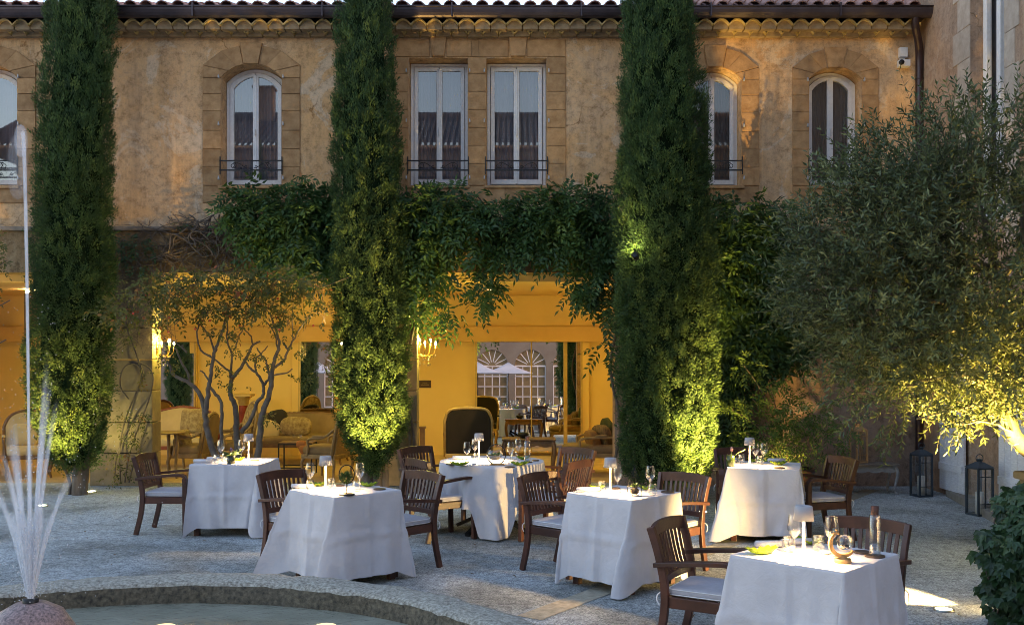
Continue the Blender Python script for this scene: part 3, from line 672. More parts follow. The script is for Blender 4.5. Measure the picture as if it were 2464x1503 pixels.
def cypress(D, tab, base, label, n_clump=4600, seed=1):
    rng = np.random.default_rng(seed)
    s = F/D; zs = np.array([Z(r[0], D) for r in tab])[::-1]; xl = np.array([X(r[1], D) for r in tab])[::-1]; xr = np.array([X(r[2], D) for r in tab])[::-1]
    ztop = zs[-1]+2.6
    zs = np.r_[zs, zs[-1]+1.4, ztop]; cx = (xl+xr)/2; rr = (xr-xl)/2; cx = np.r_[cx, cx[-1], cx[-1]]; rr = np.r_[rr, rr[-1]*.62, .03]
    x0 = X(base[0], D); cx = cx-x0
    t = thing('cypress_tree', label, 'tree', (x0, D, 0), 0, 'tall columnar cypresses in front of the facade')
    R = lambda z: np.interp(z, zs, rr); CXf = lambda z: np.interp(z, zs, cx)
    tb = MB()
    for (dx, r0, lean) in base[1]:
        tb.tube(sm([(dx, 0, -.02), (dx*.9, .02, .2), (dx*.5+lean, .03, zs[0]+.3), (lean*.5, .03, zs[0]+1.2)]), [r0*1.25]+[r0]*6+[r0*.8]*20, 10)
    tb.build('trunk', m_bark, t)
    # clumps on the surface
    zc = rng.uniform(zs[0]-.02, ztop-.05, n_clump*3); keep = rng.random(n_clump*3) < (R(zc)+.12)/(rr.max()+.12); zc = zc[keep][:n_clump]; n = len(zc)
    th = rng.uniform(0, 2*PI, n); rad = R(zc)
    lump = vnoise(np.c_[np.cos(th)*3.1, np.sin(th)*3.1, zc*2.6]+seed*10, seed)*.065+vnoise(np.c_[np.cos(th)*8, np.sin(th)*8, zc*6.5]+seed*5, seed+3)*.05
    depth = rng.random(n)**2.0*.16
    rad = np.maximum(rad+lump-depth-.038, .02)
    C = np.c_[CXf(zc)+rad*np.cos(th), rad*np.sin(th), zc]
    m = 46; N = n*m
    ci = np.repeat(np.arange(n), m); out = np.c_[np.cos(th), np.sin(th), np.zeros(n)][ci]
    up = np.clip((zc[ci]-2.2)/3.5, 0, 1)[:, None]       # feathery and upright higher up, scaly and open low down
    cl_dir = (unit(n)*.55)[ci]
    Dv = out*(.75-.35*up)+np.array([0, 0, 1])*(.35+.75*up)+cl_dir*(.9-.45*up)+rng.normal(size=(N, 3))*.38
    P = C[ci]+rng.normal(size=(N, 3))*np.array([.026, .026, .042])
    Nv = out+rng.normal(size=(N, 3))*.55
    u1 = up[:, 0]; L = rng.uniform(.024, .046, N)*(1+.35*u1); W = rng.uniform(.009, .016, N)*(1-.2*u1)
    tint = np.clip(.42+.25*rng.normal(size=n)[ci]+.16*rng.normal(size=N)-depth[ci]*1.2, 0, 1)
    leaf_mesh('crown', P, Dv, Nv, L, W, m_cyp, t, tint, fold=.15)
    # wispy shoots standing off the outline
    k = 130; zc2 = rng.uniform(zs[0]+.2, ztop-.3, k); th2 = rng.uniform(0, 2*PI, k); q = 12; ci = np.repeat(np.arange(k), q)
    C2 = np.c_[CXf(zc2)+R(zc2)*np.cos(th2), R(zc2)*np.sin(th2), zc2]; o2 = np.c_[np.cos(th2), np.sin(th2), np.zeros(k)]
    d2 = o2*.55+np.array([0, 0, .8])+unit(k)*.35; f = np.tile(np.arange(q)/q, k)[:, None]
    P2 = C2[ci]+d2[ci]*f*rng.uniform(.04, .11, k)[ci][:, None]; leaf_mesh('outer_shoots', P2, d2[ci]+rng.normal(size=(k*q, 3))*.35, o2[ci]+rng.normal(size=(k*q, 3))*.4, .045, .014, m_cyp, t, np.clip(.55+.2*rng.normal(size=k*q), 0, 1))
    cb = MB(); zz = np.linspace(zs[0]+.08, ztop-.2, 60); cb.lathe([(max(.02, float(R(z))*.86-.10), float(z)) for z in zz], 20)  # closed dark core added inside the foliage to stop light leaking through
    cb.v = [(v[0]+float(CXf(v[2])), v[1], v[2]) for v in cb.v]; cb.build('light_block_core', m_core, t)
    return t
c_first = cypress(13.6, [(0, 120, 274), (150, 108, 272), (300, 95, 270), (450, 84, 270), (600, 76, 270), (750, 76, 268), (900, 72, 266), (1000, 82, 258), (1060, 98, 248), (1105, 125, 235), (1130, 155, 215)],
        (190, [(0, .10, 0), (.05, .07, .1), (-.13, .022, -.3)]), 'leftmost tall cypress, behind the fountain jets', seed=3)
cypress(13.75, [(0, 815, 945), (150, 804, 952), (300, 797, 961), (450, 796, 968), (600, 795, 974), (750, 795, 980), (900, 794, 985), (1000, 806, 980), (1060, 828, 968), (1105, 850, 950), (1135, 875, 930)],
        (893, [(-.05, .09, -.05), (.09, .08, .05), (.2, .06, .1)]), 'middle tall cypress, between the two wide lounge openings', seed=5)
cypress(12.8, [(0, 1500, 1665), (150, 1491, 1682), (300, 1486, 1700), (450, 1482, 1712), (600, 1481, 1718), (750, 1481, 1720), (900, 1483, 1724), (1000, 1487, 1724), (1080, 1492, 1718), (1130, 1500, 1708), (1165, 1530, 1690)],
        (1610, [(0, .12, 0), (.13, .08, .06)]), 'tallest-looking cypress right of centre with a small lamp in its side', n_clump=5600, seed=8)

def compound(P, D, N, pairs, rl, L, W, rng):
    """expand pinnate leaves to leaflets"""
    P = np.asarray(P, float); n = len(P); D = D/np.linalg.norm(D, axis=1, keepdims=True); N = N-D*(N*D).sum(1, keepdims=True); N /= np.linalg.norm(N, axis=1, keepdims=True); Sd = np.cross(D, N)
    m = pairs*2+1; k = np.arange(m); f = np.where(k < m-1, (k//2+1.2)/(pairs+1.2), 1.0); sg = np.where(k < m-1, np.where(k % 2 == 0, 1.0, -1.0), 0.0)
    ci = np.repeat(np.arange(n), m); ff = np.tile(f, n)[:, None]; ss = np.tile(sg, n)[:, None]; rl = np.asarray(rl)[ci][:, None]
    droop = -np.array([0, 0, 1])*ff**2*rl*.35
    Pl = P[ci]+D[ci]*ff*rl+droop
    Dl = D[ci]*(.45+.55*(ss == 0))+Sd[ci]*ss*.8-np.array([0, 0, .25])+rng.normal(size=(n*m, 3))*.12
    Nl = N[ci]+rng.normal(size=(n*m, 3))*.25
    return Pl, Dl, Nl, ci
def blob_leaves(name, blobs, D, dep, m, parent, rng, per=150, pairs=5, rl=(.22, .36), L=.108, W=.04, hang=.3, out=.6):
    Ps = []; Cs = []
    for (cx, cy, rx, ry) in blobs:
        n = max(5, int(PI*rx*ry/per)); q = rng.normal(size=(n, 3)); q /= np.linalg.norm(q, axis=1, keepdims=True); q *= rng.random((n, 1))**.42
        Ps.append(np.c_[cx+q[:, 0]*rx, cy+q[:, 2]*ry, q[:, 1]]); Cs.append(q)
    A = np.vstack(Ps); Q = np.vstack(Cs); n = len(A); Dp = D-dep*.5+A[:, 2]*dep*.5
    W3 = np.c_[(A[:, 0]-CX)*D/F, Dp, HC-(A[:, 1]-HY)*D/F]
    Dv = np.c_[Q[:, 0]*.7, Q[:, 1]*.4-out*.6, -Q[:, 2]*.5-hang]+rng.normal(size=(n, 3))*.45
    Nv = np.c_[np.zeros(n), -np.ones(n)*.55, np.ones(n)*.8]+rng.normal(size=(n, 3))*.35
    Pl, Dl, Nl, ci = compound(W3, Dv, Nv, pairs, rng.uniform(*rl, n), L, W, rng)
    N = len(Pl); t = np.clip(.45+.22*rng.normal(size=n)[ci]+.1*rng.normal(size=N), 0, 1)
    return leaf_mesh(name, Pl, Dl, Nl, rng.uniform(.75, 1.15, N)*L, rng.uniform(.8, 1.15, N)*W, m, parent, t, fold=.12, curl=.12), W3
def tangle(mb, x0, x1, y0, y1, D, n, rng, r=(.004, .010), dep=.15, ln=12, step=22, bias=(0, 0)):
    """loose tangle of bare stems in a picture-plane rectangle at depth D"""
    for _ in range(n):
        x, y = rng.uniform(x0, x1), rng.uniform(y0, y1); a = rng.uniform(0, 2*PI); d = rng.uniform(0, dep); pts = []; rr = rng.uniform(*r)
        for k in range(ln):
            pts.append(at(x, y, D-d)); a += rng.normal()*.5; x += math.cos(a)*step+bias[0]; y += math.sin(a)*step*.8+bias[1]; d = min(dep, max(0, d+rng.normal()*.03))
            if not (x0-30 < x < x1+30 and y0-20 < y < y1+25): break
        if len(pts) > 3: mb.tube(sm(pts, 1), rr, 4)
rng = np.random.default_rng(21)
vine = thing('wisteria_vine', 'long green wisteria trained along the lintel below the upper windows', 'climbing plant', (0, 0, 0))
blobs = [(590, 505, 35, 40), (625, 515, 60, 55), (700, 500, 85, 58), (765, 545, 60, 90), (690, 585, 70, 55), (740, 630, 60, 40), (640, 580, 45, 35), (720, 445, 16, 14), (800, 560, 60, 100),
         (960, 560, 50, 90), (1005, 510, 50, 45), (1060, 500, 60, 42), (1085, 460, 22, 18), (1110, 545, 60, 60), (1180, 520, 60, 42), (1250, 545, 70, 55), (1300, 500, 50, 40), (1330, 540, 70, 65), (1390, 520, 70, 65), (1440, 570, 55, 85), (1350, 605, 45, 35),
         (1250, 595, 40, 28), (1170, 600, 26, 50), (1168, 660, 20, 30), (1165, 705, 27, 34), (1040, 590, 55, 55), (1015, 650, 40, 55), (1060, 665, 40, 22), (1010, 725, 26, 35), (1085, 750, 30, 16), (1040, 735, 26, 22), (1440, 665, 40, 60), (1400, 690, 38, 22), (1455, 745, 24, 45), (1420, 460, 26, 14), (1465, 840, 14, 26), (1445, 835, 16, 12)]
_, W3 = blob_leaves('foliage', blobs, 14.35, .55, m_wist, vine, rng, per=108)
sb = MB(); tangle(sb, 560, 1480, 480, 600, 14.4, 46, rng, (.005, .013), .25, 14)
for (a, b_) in (((1480, 1100), (1470, 560)), ((985, 1150), (1000, 560)), ((975, 1150), (960, 600))):
    sb.tube(sm([at(a[0]+14*math.sin(k*1.3), a[1]+(b_[1]-a[1])*k/9, 14.38) for k in range(10)]), .022, 7)
sb.build('stem', m_vine, vine)
dry = thing('dry_creeper', 'tangled bare brown creeper stems over the left lintel and pillar top', 'climbing plant', (0, 0, 0))
sb = MB(); tangle(sb, 300, 700, 545, 655, 14.45, 150, rng, (.003, .009), .12, 12); tangle(sb, 430, 560, 530, 600, 14.4, 60, rng, (.005, .014), .14, 10, 18); tangle(sb, 275, 400, 560, 830, 14.44, 170, rng, (.002, .005), .1, 12, 18, (0, 6))
for (p, q) in (((545, 560), (690, 655)), ((480, 570), (640, 650)), ((330, 640), (540, 560)), ((420, 545), (560, 565)), ((520, 545), (640, 540))):
    sb.tube(sm([at(p[0]+(q[0]-p[0])*k/7+rng.normal()*6, p[1]+(q[1]-p[1])*k/7+rng.normal()*7, 14.38) for k in range(8)]), .012, 5)
sb.build('stem', m_vine, dry)
blob_leaves('foliage', [(300, 570, 25, 18), (345, 590, 40, 30), (340, 640, 24, 30), (440, 540, 26, 10), (300, 610, 14, 40), (500, 590, 14, 10)], 14.4, .15, m_ivy, dry, rng, per=120, pairs=2, rl=(.06, .12), L=.055, W=.03)
pl = thing('pillar_climber', 'slender climbing plant on the left stone pillar with looping stems', 'climbing plant', (0, 0, 0))
sb = MB()
for pts in ([(290, 1160), (285, 1080), (300, 1010), (325, 950), (345, 900), (330, 870), (295, 880), (285, 930), (310, 960)], [(300, 1160), (310, 1090), (335, 1020), (360, 960), (372, 900), (350, 875), (310, 870)], [(275, 1160), (278, 1100), (300, 1040), (330, 1000)], [(310, 1160), (325, 1100), (350, 1060)], [(345, 900), (320, 830), (300, 780), (310, 720)]):
    sb.tube(sm([at(x, y, 14.36+rng.uniform(-.04, .04)) for x, y in pts]), .011, 5)
sb.build('stem', m_vine, pl)
blob_leaves('foliage', [(285, 1130, 28, 40), (300, 1070, 30, 45), (330, 1020, 30, 40), (355, 985, 20, 25), (300, 1000, 22, 30), (335, 1085, 16, 30), (320, 770, 26, 50), (300, 830, 18, 30), (345, 905, 12, 12)], 14.36, .25, m_myrt, pl, rng, per=330, pairs=3, rl=(.1, .2), L=.06, W=.02, hang=.5)
cr = thing('wall_creeper', 'dense dark green creeper covering the wall right of the third cypress', 'climbing plant', (0, 0, 0))
blob_leaves('foliage', [(1740, 540, 50, 45), (1800, 520, 40, 30), (1850, 500, 22, 16), (1870, 540, 26, 26), (1800, 600, 80, 75), (1760, 690, 65, 90), (1840, 680, 60, 80), (1830, 770, 60, 80), (1760, 800, 55, 80), (1880, 830, 40, 45), (1900, 770, 40, 60), (1740, 900, 40, 70), (1700, 640, 50, 150), (1790, 870, 45, 40), (1740, 1000, 40, 60), (1770, 1060, 50, 40), (1850, 600, 40, 50)], 14.4, .6, m_wist, cr, rng, per=80)
sb = MB(); tangle(sb, 1700, 1900, 500, 900, 14.42, 40, rng, (.005, .012), .15, 14)
for dx in (0, 18, 40): sb.tube(sm([at(1735+dx+9*math.sin(k), 1150-k*60, 14.4) for k in range(10)]), .018, 6)
sb.build('stem', m_vine, cr)
# pale green shrub in its pot
pot = thing('plant_pot', 'dark glazed pot behind the right rear table', 'pot', (X(1905, 13.2), 13.2, 0)); b = MB(); b.lathe([(.001, .0), (.2, 0), (.26, .2), (.29, .36), (.31, .37), (.31, .41), (.27, .41), (.26, .36), (.001, .35)], 28); b.build('vessel', M_('dark_glaze', (.035, .018, .014), (.07, .035, .025), 6, .35), pot)
sh = thing('maple_shrub', 'light green feathery shrub with arching shoots against the dark wall', 'shrub', (0, 0, 0))
sb = MB(); tips = [(1790, 880), (1850, 930), (1760, 985), (1810, 960), (1900, 960), (1960, 985), (2000, 1030), (1930, 1050), (1980, 1070), (1850, 1010), (1890, 1010), (1790, 1040), (1850, 1070), (1920, 1090), (1770, 1090)]
for i, (x, y) in enumerate(tips):
    sb.tube(sm([at(1890, 1120, 13.2), at(1885+(x-1885)*.25+rng.normal()*6, 1120+(y-1120)*.5, 13.2-rng.uniform(0, .3)), at(x*.7+1885*.3, 1120+(y-1120)*.85, 13.1), at(x, y, 13.0-rng.uniform(-.3, .4))]), [.012]*6+[.006]*40, 5)
sb.build('stem', m_bark2, sh)
blob_leaves('foliage', [(x, y, 34, 20) for x, y in tips]+[(1870, 1000, 50, 40), (1850, 1060, 60, 40), (1950, 1010, 40, 22)], 13.1, .6, m_shrub, sh, rng, per=105, pairs=4, rl=(.12, .22), L=.06, W=.018, hang=.15, out=.4)

# crepe myrtle in front of the left opening
def mpx(pts, D=13.35, sc=3.34): return [at((480+x/sc)/1.331, (1000+y/sc)/1.331, D) for x, y in pts]
my = thing('crepe_myrtle', 'small multi-stemmed tree with crooked bare trunks and thin leafy top before the lounge', 'tree', (0, 0, 0))
BR = [([(720, 1600), (690, 1503), (630, 1340), (600, 1200), (590, 1100), (575, 960), (505, 830), (420, 745), (240, 670), (225, 600), (190, 530)], .055, .012, 0),
      ([(600, 1080), (615, 900), (635, 780), (655, 640), (690, 440), (720, 330), (770, 220), (805, 80), (840, -60)], .036, .009, -.1), ([(690, 430), (640, 260), (560, 150), (515, 110)], .015, .007, -.1), ([(650, 470), (580, 440), (530, 380), (498, 260), (520, 110), (560, 0)], .015, .007, -.15),
      ([(640, 770), (590, 650), (530, 620)], .014, .008, -.2), ([(635, 800), (700, 870), (765, 940), (770, 1100), (760, 1300), (755, 1500)], .02, .026, -.1),
      ([(425, 740), (410, 640), (340, 560), (300, 430), (250, 350)], .02, .009, .15), ([(340, 350), (420, 460), (250, 300)], .012, .007, .1),
      ([(950, 1600), (930, 1400), (930, 1200), (920, 1050), (885, 930), (850, 840), (875, 700), (960, 610), (1040, 480), (1100, 340), (1180, 310)], .05, .011, .1), ([(868, 700), (855, 640), (750, 540), (630, 470), (560, 420)], .018, .008, .1),
      ([(872, 690), (870, 540), (880, 420), (820, 340), (830, 100), (850, -40)], .018, .008, .15), ([(900, 400), (960, 260), (1010, 110)], .012, .007, .1), ([(1100, 340), (1080, 240), (1000, 180)], .012, .007, .1),
      ([(1150, 1600), (1170, 1400), (1180, 1150), (1225, 1000), (1290, 870), (1312, 650), (1312, 540), (1365, 430), (1392, 330), (1350, 200), (1290, 30)], .05, .011, 0), ([(980, 1280), (1060, 1170), (1110, 1080), (1140, 950), (1222, 880), (1215, 770), (1140, 640), (1060, 595), (1028, 540)], .032, .012, .05),
      ([(1130, 620), (1120, 500), (1170, 460), (1260, 360)], .014, .007, .05), ([(1232, 770), (1278, 690), (1252, 560), (1240, 510), (1140, 380)], .02, .009, .05), ([(1340, 590), (1440, 510), (1480, 400), (1440, 340), (1420, 320)], .02, .01, 0),
      ([(1480, 400), (1530, 300), (1620, 140), (1740, 20)], .014, .007, 0), ([(1330, 670), (1400, 655), (1470, 650), (1520, 600)], .013, .007, -.1), ([(1370, 420), (1330, 190), (1230, 90)], .012, .006, .1), ([(1535, 300), (1520, 60), (1530, -90)], .012, .006, .1)]
sb = MB()
for pts, r0, r1, dd in BR:
    p = sm(mpx(pts, 13.35+dd), 2); n = len(p); sb.tube([q+Vector((rng.normal()*.006, rng.normal()*.006, 0)) for q in p], [(r0+(r1-r0)*i/(n-1)) for i in range(n)], 8)
crown = [(420, 700, 60, 38), (340, 745, 60, 30), (290, 760, 40, 16), (470, 690, 60, 32), (540, 680, 60, 30), (600, 690, 60, 36), (660, 680, 60, 34), (720, 690, 55, 36), (765, 700, 40, 40), (500, 740, 60, 32), (580, 745, 60, 30), (640, 735, 60, 30), (430, 760, 50, 24), (700, 760, 50, 26), (380, 700, 40, 26), (780, 760, 18, 20), (560, 800, 34, 14), (625, 690, 30, 40)]
for cx, cy, rx, ry in crown:
    for _ in range(4):
        a, b_ = rng.normal(size=2)*.6; c_, d_ = rng.normal(size=2)*.9
        sb.tube(sm([at(cx+a*rx*.4, cy+ry*.9, 13.4), at(cx+b_*rx*.5, cy, 13.3), at(cx+c_*rx, cy-ry*.6+d_*8, 13.2+rng.normal()*.2)], 1), [.006]*3+[.003]*20, 4)
sb.build('trunk', m_bark2, my)
blob_leaves('crown', crown, 13.5, .8, m_myrt, my, rng, per=100, pairs=2, rl=(.08, .15), L=.066, W=.034, hang=.1, out=.3)
blob_leaves('low_foliage', [(545, 905, 28, 12), (515, 885, 22, 12), (575, 925, 34, 10), (570, 840, 22, 16), (620, 850, 22, 16), (640, 870, 22, 12), (700, 850, 30, 10), (640, 1005, 18, 10), (715, 905, 22, 9), (740, 900, 20, 8), (690, 800, 26, 12), (420, 880, 26, 14), (405, 850, 22, 14), (660, 1010, 14, 10), (740, 930, 16, 10)], 13.4, .3, m_myrt, my, rng, per=120, pairs=2, rl=(.05, .1), L=.05, W=.024, hang=.1, out=.3)
for _ in range(30):
    rb = MB(); x, y = rng.uniform(300, 780), rng.uniform(670, 800); rb.soft(at(x, y, 13.1+rng.normal()*.2), (.03, .03, .03), .8, 6, 4)
    rb.build('red_fruit', m_berry, my)
lf = thing('edge_tree', 'thin-leaved branch ends entering at the left edge beside the water jet', 'tree', (X(-60, 12.8), 12.8, 0))
sb = MB(); sb.tube(sm([(0, 0, 0), (.05, 0, 1.2), (-.1, .1, 2.3), (.15, 0, 3.3)]), .03, 7)
for dz, dx in ((2.1, .45), (2.6, .5), (3.1, .45), (2.8, .3)): sb.tube(sm([(-.05, 0, dz-.6), (dx*.5, 0, dz-.1), (dx, -.1, dz)]), .008, 5)
sb.build('trunk', m_bark2, lf)
o, _ = blob_leaves('crown', [(5, 590, 24, 26), (12, 640, 20, 24), (-10, 700, 25, 30), (-40, 640, 50, 80), (6, 690, 14, 12)], 12.8, .5, m_myrt, lf, rng, per=110, pairs=3, rl=(.08, .16), L=.055, W=.025)
o.location = -Vector(lf.location)

# olive tree on the right
ol = thing('olive_tree', 'large spreading olive tree lit warm from below on the right', 'tree', (5.15, 9.5, 0))
OB = Vector((5.15, 9.5, 0)); sb = MB()
def opt(pts): return [at(x, y, 9.5-d)-OB for x, y, d in pts]
OBR = [([(2530, 1140, 0), (2500, 1100, 0), (2462, 1080, 0), (2410, 990, 0), (2395, 900, 0)], .085, .06), ([(2400, 930, 0), (2430, 850, .05), (2418, 770, .1), (2400, 650, .1), (2370, 540, .2), (2330, 400, .2)], .055, .015),
       ([(2430, 860, 0), (2470, 790, -.1), (2430, 720, -.1), (2380, 660, 0), (2340, 640, .2), (2290, 560, .3)], .05, .015), ([(2412, 990, 0), (2380, 930, .2), (2330, 905, .35), (2270, 900, .5), (2180, 930, .6)], .03, .01),
       ([(2400, 850, 0), (2350, 800, .3), (2290, 790, .5), (2230, 810, .6), (2120, 850, .7)], .03, .01), ([(2395, 760, 0), (2340, 720, .3), (2250, 730, .4), (2130, 700, .5), (1980, 690, .5)], .028, .009), ([(2405, 1000, 0), (2360, 970, .3), (2290, 985, .5), (2200, 1010, .6)], .02, .007),
       ([(2380, 640, 0), (2300, 600, .2), (2200, 540, .2), (2060, 520, .1)], .025, .008), ([(2440, 1040, 0), (2380, 1010, .4), (2300, 1020, .6)], .015, .006), ([(2500, 1090, 0), (2560, 900, -.2), (2600, 700, -.3), (2560, 450, -.2)], .06, .015), ([(2400, 700, 0), (2470, 560, .2), (2450, 380, .3)], .03, .01)]
for pts, r0, r1 in OBR:
    p = sm(opt(pts), 2); n = len(p); sb.tube([q+Vector(rng.normal(size=3)*.006) for q in p], [r0+(r1-r0)*i/(n-1) for i in range(n)], 8)
sb.tube([Vector((.3, 0, .3)), opt([(2530, 1140, 0)])[0]], [.12, .09], 9)
ells = [((2345, 640), (430, 385), 1.35, 2800), ((2260, 870), (230, 130), 1.0, 760), ((2080, 640), (190, 170), .8, 800), ((2110, 800), (150, 120), .8, 300), ((2440, 925), (170, 80), .8, 200), ((2200, 480), (220, 110), .8, 560)]
Sp, Sd_ = [], []
for (cx, cy), (rx, ry), rd, n in ells:
    q = unit(n)*RNG.random((n, 1))**.36; c = at(cx, cy, 9.5); sc = 9.5/F
    P = np.c_[c.x+q[:, 0]*rx*sc, c.y-.15+q[:, 1]*rd, c.z+q[:, 2]*ry*sc]; hole = vnoise(P*2.3, 5)+.5*vnoise(P*5, 6); k = hole > -.30
    Sp.append(P[k]); Sd_.append(np.c_[q[:, 0], q[:, 1]*.7, q[:, 2]*.6+.32][k])
for (x, y, dx, dy) in [(1955, 450, -.15, 1), (1975, 400, -.1, 1), (2010, 380, .1, 1), (1890, 505, -1, .4), (1875, 560, -1, .4), (1860, 720, -1, .1), (1900, 740, -1, -.1), (1880, 760, -1, -.5), (2120, 330, .1, 1), (2300, 300, .1, 1), (2250, 350, -.2, 1), (2110, 370, -.2, 1), (2440, 240, 0, 1), (2310, 250, 0, 1), (2090, 430, -.5, 1), (2030, 450, -.3, 1), (1940, 560, -1, .2), (1930, 640, -1, .1), (2100, 1050, -.5, -.5), (2140, 1040, -.3, -.6), (1985, 900, -1, -.2), (2005, 960, -1, -.3), (2050, 1000, -.7, -.5)]:
    for _ in range(3):
        p = at(x+rng.normal()*12, y+rng.normal()*12, 9.2+rng.normal()*.3); Sp.append(np.array([p])-np.array([[dx*.3, 0, dy*.3]])*.6); Sd_.append(np.array([[dx, rng.normal()*.2, dy]])*1.4)
P0 = np.vstack(Sp); D0 = np.vstack(Sd_)+RNG.normal(size=(len(P0), 3))*.45; D0 /= np.linalg.norm(D0, axis=1, keepdims=True); n = len(P0)
ln = RNG.uniform(.2, .42, n); bend = RNG.normal(size=(n, 3))*.25-np.array([0, 0, .0]); q = 9
tt = np.linspace(.05, 1, q)
axis = lambda t, i: P0[i]+D0[i]*(ln[i]*t)[:, None]+bend[i]*(ln[i]*t*t)[:, None]
ii = np.repeat(np.arange(n), q*2); t2 = np.tile(np.repeat(tt, 2), n); sg = np.tile(np.array([1., -1.]*q), n)
ref = unit(n); Sv = np.cross(D0, ref); Sv /= np.linalg.norm(Sv, axis=1, keepdims=True); Tv = np.cross(D0, Sv)
alt = np.tile(np.repeat(np.arange(q) % 2, 2), n)[:, None]
PL = axis(t2, ii)-np.array(OB); SS = np.where(alt == 0, Sv[ii], Tv[ii])*sg[:, None]
DL = D0[ii]*.75+SS*.7+RNG.normal(size=(len(ii), 3))*.2; NL = D0[ii]*.5-SS*.3+RNG.normal(size=(len(ii), 3))*.5
leaf_mesh('crown', PL, DL, NL, RNG.uniform(.055, .085, len(ii)), RNG.uniform(.015, .022, len(ii)), m_olive, ol, np.clip(.45+.2*RNG.normal(size=n)[ii]+.15*RNG.normal(size=len(ii)), 0, 1), fold=.1, curl=.1)
tw = MB()
for i in range(n): tw.tube([Vector(axis(np.array([t]), np.array([i]))[0])-OB for t in (0, .5, 1)], [.0032, .0022, .001], 3)
tw.build('twigs', M_('olive_twig', (.035, .036, .022), (.065, .062, .04), 12, .9), ol)
sb.build('trunk', M_('olive_bark', (.10, .088, .062), (.19, .165, .12), 12, .9, .6, 30), ol)
pb = MB(); pb.bb(5.06, 5.92, 9.0, 9.95, 0, .66); pb.bb(5.02, 5.93, 8.96, 9.99, .662, .74); tag(pb.build('stone_planter', m_stone_pale, bevel=.02), 'square pale stone planter holding the olive tree', 'planter')
# creeper bush in the right foreground
bu = thing('creeper_bush', 'glossy dark green leafy bush in the lower right foreground', 'bush', (0, 0, 0))
bl = [(2440, 1240, 50, 60), (2410, 1330, 55, 60), (2440, 1330, 60, 100), (2400, 1400, 42, 36), (2430, 1440, 40, 60), (2470, 1300, 60, 160), (2360, 1350, 22, 20), (2370, 1290, 26, 14), (2365, 1430, 16, 12), (2450, 1180, 30, 18), (2400, 1490, 24, 20), (2470, 1480, 60, 60), (2425, 1190, 16, 12)]
A = []
for cx, cy, rx, ry in bl:
    n = int(PI*rx*ry/27); q = unit(n)*RNG.random((n, 1))**.4; A.append(np.c_[X(cx+26+q[:, 0]*rx, 6.4), 6.4+q[:, 1]*.3, HC-(cy-q[:, 2]*ry-HY)*6.4/F, q])
A = np.vstack(A); n = len(A); Dm = np.c_[A[:, 3]*.5-.15, A[:, 4]*.3-.35, -.75+A[:, 5]*.3]+RNG.normal(size=(n, 3))*.32; Nm = np.c_[A[:, 3]*.5-.1, -.75+A[:, 4]*.2, .55+A[:, 5]*.3]+RNG.normal(size=(n, 3))*.3
Dm /= np.linalg.norm(Dm, axis=1, keepdims=True); Nm -= Dm*(Nm*Dm).sum(1, keepdims=True); Nm /= np.linalg.norm(Nm, axis=1, keepdims=True); Sm = np.cross(Dm, Nm); size = RNG.uniform(.045, .085, n); tn = np.clip(.4+.22*RNG.normal(size=n), 0, 1)
PP, DD, NN, LL, WW, TT = [], [], [], [], [], []
for an, l, w_ in ((0, 1, .55), (.75, .78, .5), (-.75, .78, .5)):
    PP.append(A[:, :3]); DD.append(Dm*math.cos(an)+Sm*math.sin(an)); NN.append(Nm-Sm*math.sin(an)*.25); LL.append(size*l); WW.append(size*w_); TT.append(tn)
leaf_mesh('foliage', np.vstack(PP), np.vstack(DD), np.vstack(NN), np.hstack(LL), np.hstack(WW), m_ivy, bu, np.hstack(TT), fold=.12, curl=.15)
sb = MB()
for _ in range(40):
    i = RNG.integers(n); p = Vector(A[i, :3]); sb.tube(sm([Vector((3.3+RNG.normal()*.1, 6.5, .05)), Vector((3.2, 6.5, .4)).lerp(p, .5)+Vector((RNG.normal()*.05, 0, .15)), p], 2), .006, 5)
sb.build('stem', m_vine, bu)
tag(o, None)

for k, (x, y, lb_) in enumerate(((-13.2, -2, 'left dark cypress reflected in the mirror above the settee'), (-12.2, -3.5, 'right dark cypress reflected in the mirror above the settee'), (2.5, -3.2, 'dark cypress reflected at the right of the wide mirror'), (-8.6, -4, 'dark cypress reflected in the mirror behind the long sofa'))):
    c = dup(c_first); c.location = (x, y, 0); c['label'] = lb_; c['group'] = 'cypresses reflected in the mirrors'
